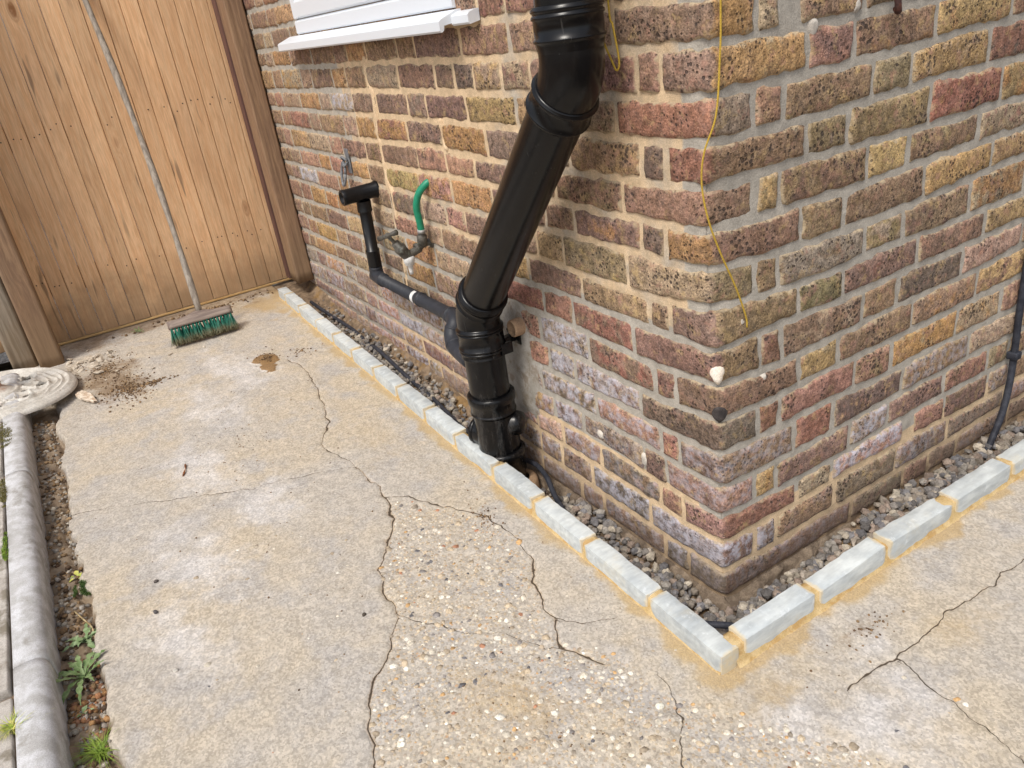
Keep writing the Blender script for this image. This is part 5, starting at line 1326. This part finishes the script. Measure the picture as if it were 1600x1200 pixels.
hole = (np.hypot((RR-0.150)/0.024, (np.mod(TT*8/(2*math.pi)+0.5, 1)-0.5)/0.20) < 1) | (np.hypot((RR-0.098)/0.010, (np.mod(TT*8/(2*math.pi), 1)-0.5)/0.16) < 1)
tl = 0.10
def place(R, T, z): 
    x, y = R*np.cos(T), R*np.sin(T)
    return np.stack([-2.33+x, -1.35+y, 0.200+z-tl*y], -1)
Vt = place(RR, TT, zc).reshape(-1, 3); Vb = place(RR, TT, np.minimum(zc, 0.004)-0.009).reshape(-1, 3)
Fq = []; nV = nr*nt
cell = np.zeros((nr-1, nt), bool)
for i in range(nr-1):
    for j in range(nt):
        cell[i, j] = not (hole[i, j] and hole[i+1, j] and hole[i, (j+1) % nt] and hole[i+1, (j+1) % nt])
for i in range(nr-1):
    for j in range(nt):
        if not cell[i, j]: continue
        a, b, c, d = i*nt+j, (i+1)*nt+j, (i+1)*nt+(j+1) % nt, i*nt+(j+1) % nt
        Fq.append([a, b, c, d]); Fq.append([nV+d, nV+c, nV+b, nV+a])
        for (p_, q_, ok) in ((a, d, i == 0 or not cell[i-1, j]), (c, b, i == nr-2 or not cell[i+1, j]), (b, a, not cell[i, (j-1) % nt]), (d, c, not cell[i, (j+1) % nt])):
            if ok: Fq.append([p_, q_, nV+q_, nV+p_])
mesh_obj('plate', np.concatenate([Vt, Vb]), np.array(Fq), M['iron_white'], pb, sharp=50)
mesh_obj('tube', *lathe_along((-2.33, -1.35, 0.205), (-0.02, -0.04, 1), [(0, 0.030), (0.03, 0.030), (0.034, 0.0245), (0.36, 0.0245), (0.362, 0.021), (0.30, 0.021)], 28), M['iron_white'], pb)
mesh_obj('clamp_screw', *join(lathe_along((-2.33, -1.38, 0.50), (0, -1, 0), [(0, 0.006), (0.03, 0.006), (0.031, 0.014), (0.045, 0.014), (0.046, 0.001)], 12)), M['iron_white'], pb)
for q in range(3):
    a = q*2.094+0.5
    x, y = -2.33+0.20*math.cos(a), -1.35+0.20*math.sin(a)
    mesh_obj('foot', *lathe_along((x, y, 0.190-tl*(y+1.35)), (0, 0, -1), [(0, 0.012), (0.012, 0.010), (0.0125, 0.001)], 12), M['iron_white'], pb)

# ------------------------------------------------------------ weeds
def mat_leaf(name, c1, c2, vary=60):
    k = NT(name)
    col = k.mix(k.ramp(k.noise(vary, 3), 0.35, 0.65), c1, c2)
    k.b.inputs['Subsurface Weight'].default_value = 0.0
    return k.out(col, 0.55, k.bump(k.noise(300, 2), 0.2, 0.001), 0.35)
M['leaf'] = mat_leaf('weed_leaf', srgb(92, 116, 66), srgb(132, 150, 104))
M['leaf_pale'] = mat_leaf('pale_leaf', srgb(150, 168, 128), srgb(112, 136, 88))
M['grass'] = mat_leaf('grass_blade', srgb(138, 160, 62), srgb(104, 132, 48))
M['grass_y'] = mat_leaf('yellow_grass', srgb(206, 198, 110), srgb(150, 168, 66))
M['moss'] = mat_leaf('moss', srgb(64, 92, 48), srgb(92, 110, 56), 200)
M['moss_b'] = mat_leaf('brown_moss', srgb(98, 96, 48), srgb(122, 112, 66), 150)
M['stem'] = mat_leaf('dry_stem', srgb(196, 180, 140), srgb(150, 128, 92))
def leaf_vf(base, dirv, length, width, droop, lobes, seed):
    rs = np.random.default_rng(seed)
    d = np.array(dirv, float); d /= np.linalg.norm(d)
    side = np.cross(d, [0, 0, 1.0]); side /= np.linalg.norm(side)+1e-9
    up = np.cross(side, d)
    V, F = [], []
    n = 13
    for i in range(n):
        t = i/(n-1)
        w = width*(math.sin(math.pi*min(1, 0.12+t*0.95))**0.8)*(0.35+0.75*t)
        w *= 1 - 0.62*(0.5+0.5*math.cos(t*lobes*2*math.pi))*(t < 0.82)
        w = max(w, 0.0010)
        c = np.array(base) + d*length*t + np.array([0, 0, 1])*(length*(0.75*t-1.35*t*t)*droop)
        fo = rs.normal(0, width*0.06)
        V += [c - side*w + up*(w*0.35+fo), c, c + side*w + up*(w*0.35-fo)]
        if i:
            k = (i-1)*3
            F += [[k, k+1, k+4, k+3], [k+1, k+2, k+5, k+4]]
    return np.array(V), F
def rosette(name, label, cat, c, n, lmin, lmax, wid, lobes, mat, seed, droop=0.5, group=None, a0=0.0, a1=6.28):
    rs = np.random.default_rng(seed)
    r = empty(name, c, label, cat, group)
    for i in range(n):
        a = a0 + (a1-a0)*(i+rs.uniform(-.3, .3))/n
        el = rs.uniform(0.15, 0.9)
        ln = rs.uniform(lmin, lmax)
        mesh_obj('leaf', *leaf_vf(np.array(c)+[rs.normal(0, .004), rs.normal(0, .004), 0.004], (math.cos(a), math.sin(a), el), ln, wid*rs.uniform(.7, 1.2), droop*rs.uniform(.5, 1.3), lobes, seed*31+i), mat, r)
    return r
zs_ = lambda x: float(gz(x))-0.024
rosette('dandelion', 'straggling dandelion with toothed leaves in the dirt beside the kerb', 'weed', (-0.655, -1.222, zs_(-0.655)), 12, 0.06, 0.105, 0.013, 4, M['leaf'], 3)
rosette('dandelion', 'pale dusty leaf rosette behind the dandelion', 'weed', (-0.775, -1.205, zs_(-0.775)), 12, 0.035, 0.065, 0.012, 3, M['leaf_pale'], 5)
rosette('seedling', 'tiny round leaved seedling among the orange stones', 'weed', (-0.545, -1.228, zs_(-0.545)), 5, 0.014, 0.022, 0.007, 1, M['leaf_pale'], 7)
rosette('seedling', 'small green weed sprouting at the foot of the gate', 'weed', (-2.742, -0.80, float(gz(-2.74))), 9, 0.02, 0.045, 0.006, 2, M['leaf'], 8, 0.3)
rosette('seedling', 'yellow green seedling at the slab edge above the moss', 'weed', (-1.045, -1.20, zs_(-1.04)), 6, 0.015, 0.028, 0.008, 1, M['grass_y'], 9)
def tuft(name, label, c, n, lmin, lmax, mat, seed, cat='grass', spread_=1.0):
    rs = np.random.default_rng(seed); V, F = [], []
    for i in range(n):
        a = rs.uniform(0, 6.28); el = rs.uniform(0.25, 1.5); ln = rs.uniform(lmin, lmax)
        d = np.array([math.cos(a)*spread_, math.sin(a)*spread_, el]); d /= np.linalg.norm(d)
        side = np.array([-math.sin(a), math.cos(a), 0])*rs.uniform(.0007, .0014)
        b = np.array(c)+[rs.normal(0, .006), rs.normal(0, .006), 0]
        k = len(V)
        for t in (0, .3, .6, .85, 1):
            q = b + d*ln*t - np.array([0, 0, 1])*ln*0.45*t*t + np.array([d[0], d[1], 0])*ln*.25*t*t
            V += [q-side*(1-t*.9), q+side*(1-t*.9)]
        for j in range(4): F.append([k+2*j, k+2*j+1, k+2*j+3, k+2*j+2])
    o = mesh_obj(name, np.array(V), F, mat)
    return tag(o, label, cat)
tuft('grass_tuft', 'bright green grass tuft growing in the dirt strip', (-0.425, -1.215, zs_(-0.42)), 120, 0.035, 0.075, M['grass'], 1)
tuft('grass_tuft', 'yellowing grass tuft growing out of the kerb joint', (-0.500, -1.336, float(gz(-0.5))+0.055), 90, 0.03, 0.065, M['grass_y'], 2)
def moss(name, label, c, rx, ry, hgt, n, mat, seed, cat='moss'):
    rs = np.random.default_rng(seed); V, F = [], []
    for i in range(n):
        a = rs.uniform(0, 6.28); r = math.sqrt(rs.uniform())
        x, y = rx*r*math.cos(a), ry*r*math.sin(a)
        if vn((c[0]+x)*60, (c[1]+y)*60, 0, seed) < 0.22+0.35*r: continue
        z = hgt*(1-r*r)*rs.uniform(.3, 1)
        b = np.array(c)+[x, y, z]
        d = rs.normal(0, 1, 3); d[2] = abs(d[2])+.5; d /= np.linalg.norm(d)
        sd = np.cross(d, rs.normal(0, 1, 3)); sd /= np.linalg.norm(sd)
        ln = rs.uniform(.003, .007)
        k = len(V); V += [b-sd*.0011, b+sd*.0011, b+d*ln]; F.append([k, k+1, k+2])
    o = mesh_obj(name, np.array(V), F, mat, smooth=False)
    return tag(o, label, cat)
moss('moss_cushion', 'dark green cushion of moss on the broken edge of the slab', (-0.975, -1.196, float(gz(-0.97))-0.018), 0.042, 0.024, 0.026, 3800, M['moss'], 1)
kz = lambda x: float(gz(x))+0.066
moss('moss_patch', 'brown green moss on the kerb just below the parasol base', (-1.93, -1.335, kz(-1.93)-0.004), 0.13, 0.045, 0.010, 3800, M['moss_b'], 2)
moss('moss_patch', 'green moss strip in the kerb joint, nearer the camera', (-1.20, -1.336, kz(-1.2)-0.006), 0.09, 0.010, 0.012, 1800, M['grass'], 3)
moss('moss_patch', 'small brown moss patch in the kerb joint beside fallen leaves', (-1.50, -1.336, kz(-1.5)-0.006), 0.10, 0.016, 0.010, 1500, M['moss_b'], 4)
tg = tube('stem', smooth_path([(-0.905, -1.222, zs_(-0.9)+.006), (-0.85, -1.205, zs_(-0.85)+.012), (-0.80, -1.190, zs_(-0.8)+.016), (-0.745, -1.188, zs_(-0.75)+.010)], 5), 0.0018, M['stem'], None, 8)
tag(tg, 'pale dry stem lying between the moss and the dandelion', 'stem')

# ------------------------------------------------------------ litter on the ground
M['twig'] = mat_simple('brown_twig', srgb(150, 96, 62), srgb(112, 76, 54), 120, 0.8)
tw = tube('twig', smooth_path([(-1.385, -0.862, float(gz(-1.38))+.003), (-1.35, -0.868, float(gz(-1.35))+.005), (-1.318, -0.882, float(gz(-1.32))+.003)], 5), [0.0022+0.001*math.sin(i) for i in range(11)], M['twig'], None, 8)
tag(tw, 'short reddish twig lying alone on the slab', 'twig')
M['shard'] = mat_simple('bark_shard', srgb(224, 212, 194), srgb(180, 156, 132), 40, 0.85, bstr=0.8)
bm = bmesh.new(); bmesh.ops.create_grid(bm, x_segments=14, y_segments=4, size=0.5)
v = np.array([q.co[:] for q in bm.verts]); f = [[q.index for q in p.verts] for p in bm.faces]; bm.free()
L0 = v[:, 0]+0.5
pv = np.stack([(v[:, 0])*0.17, v[:, 1]*0.042*(np.sin(np.pi*np.clip(L0, .04, .96))**.5)+0.012*(L0-0.5)**2*4, 0.006+0.012*np.sin(L0*3.1)+(vn(v[:, 0]*9, v[:, 1]*9, 0, 3)-.5)*.008], -1)
pv2 = pv.copy(); pv2[:, 2] -= 0.005
f2 = [q[::-1] for q in f]
Vs, Fs = join((pv, f), (pv2, f2))
Vs = rotv(Vs, Matrix.Rotation(0.25, 3, 'Z')) + np.array([-2.165, -1.078, float(gz(-2.16))+.004])
tag(mesh_obj('bark_shard', Vs, Fs, M['shard']), 'long curved pale shard lying beside the parasol base', 'shard')
# broken mortar chips by the post: individuals
M['chip'] = mat_simple('mortar_chip', srgb(206, 196, 180), srgb(172, 158, 140), 60, 0.9, bstr=0.6)
cm = []
for s_ in range(5):
    V, F, _ = stones([(0, 0, 0)], [1.0], 1, (0.3, 0.5), 0.45, None, 70+s_)
    V[:, 0] *= 1.5
    me = bpy.data.meshes.new('mortar_chip'); me.from_pydata(V.tolist(), [], F.tolist()); me.materials.append(M['chip']); cm.append(me)
rs = np.random.default_rng(4)
for i in range(46):
    if i < 34: x, y = rs.normal(-2.545, 0.07), rs.normal(-1.01, 0.055)
    else: x, y = rs.uniform(-2.72, -2.2), rs.uniform(-1.1, -0.6)
    y = max(y, -1.10)
    o = bpy.data.objects.new('mortar_chip', cm[i % 5]); COL.objects.link(o)
    s = rs.uniform(0.006, 0.019) if i < 34 else rs.uniform(0.004, 0.008)
    o.scale = (s, s, s); o.location = (x, y, float(gz(x))+s*0.3); o.rotation_euler = (rs.uniform(-.3, .3), rs.uniform(-.3, .3), rs.uniform(0, 6.28))
    tag(o, 'pale chip of broken mortar scattered near the gate and parasol base', 'mortar chip', 'mortar chips scattered by the gate')
# crumbs of earth
cs, sz, cl = [], [], []
DC = [srgb(132, 106, 76), srgb(112, 88, 64), srgb(150, 124, 92), srgb(98, 78, 60)]
def crumbs(n, cx, cy, rx, ry, smin, smax, lift=0.0, zf=None):
    for q in range(n):
        a = rs.uniform(0, 6.28); r = abs(rs.normal(0, .5))
        x, y = cx+rx*r*math.cos(a), cy+ry*r*math.sin(a)
        if x < 0.15 and y > KF-0.004: continue
        s = rs.uniform(smin, smax)*rs.uniform(.5, 1)
        cs.append((x, y, (zf(x) if zf else float(hgt_at(x, y)))+s*.4+lift)); sz.append(s); cl.append(np.array(DC[rs.integers(4)])*rs.uniform(.7, 1.1))
crumbs(700, -2.14, -0.93, 0.16, 0.10, .0015, .006)
crumbs(240, -2.12, -0.86, 0.03, 0.11, .002, .006)
crumbs(600, -2.40, -0.98, 0.24, 0.14, .0012, .005)
crumbs(140, -2.78, -0.45, 0.05, 0.5, .003, .010)
crumbs(120, -1.985, -0.435, 0.08, 0.06, .0015, .005, .002)
crumbs(40, -1.96, -0.30, 0.06, 0.07, .003, .006)
crumbs(90, -0.55, -0.28, 0.10, 0.05, .0015, .004)
crumbs(60, 0.27, 0.12, 0.05, 0.14, .0015, .004)
crumbs(260, -1.4, -0.7, 1.6, 0.6, .001, .0032)
crumbs(180, 0.1, -0.5, 0.7, 0.6, .001, .0028)
for q in range(1300):
    x = rs.uniform(-2.15, 0.2); y = rs.uniform(-1.262, -1.192); s = rs.uniform(.002, .009)
    cs.append((x, y, float(hgt_at(x, y))+s*.3)); sz.append(s); cl.append(np.array([DC[0], DC[2], GC_[1], GC_[3], GC_[5], DC[3]][rs.integers(6)])*rs.uniform(.6, 1.1))
for q in range(150):
    x = rs.normal(-0.56, .045); y = rs.uniform(-1.255, -1.19); s = rs.uniform(.004, .009)
    cs.append((x, y, float(hgt_at(x, y))+s*.4)); sz.append(s); cl.append(np.array([srgb(158, 112, 78), srgb(176, 134, 90), srgb(150, 110, 84), srgb(170, 160, 150)][rs.integers(4)])*rs.uniform(.7, 1.0))
V, F, Cc = stones(cs, sz, 1, (0.5, 0.9), 0.4, cl, 21)
tag(mesh_obj('loose_dirt', V, F, M['pebble'], colors=Cc), 'crumbs of earth and grit strewn over the slab and dirt strip', 'dirt', kind='stuff')
# a few single stones lying on the slab
for i, (x, y, s, cc, lab) in enumerate([(0.155, -0.315, 0.0085, srgb(226, 222, 206), 'single white pebble lying in front of the edging corner'),
        (-0.86, -1.035, 0.006, srgb(92, 84, 80), 'dark pebble near the left edge of the slab above the other'),
        (-0.74, -1.055, 0.007, srgb(84, 80, 80), 'dark rounded pebble near the left edge of the slab below the other'),
        (-0.52, -1.05, 0.006, srgb(196, 190, 180), 'pale grey pebble near the bottom left of the slab'),
        (-0.415, -0.665, 0.005, srgb(70, 62, 54), 'black crumb just left of the main crack')]):
    V, F, Cc = stones([(x, y, float(hgt_at(x, y))+s*.35)], [s], 2, (.6, .8), .2, [cc], 90+i)
    tag(mesh_obj('pebble', V, F, M['pebble'], colors=Cc), lab, 'pebble')
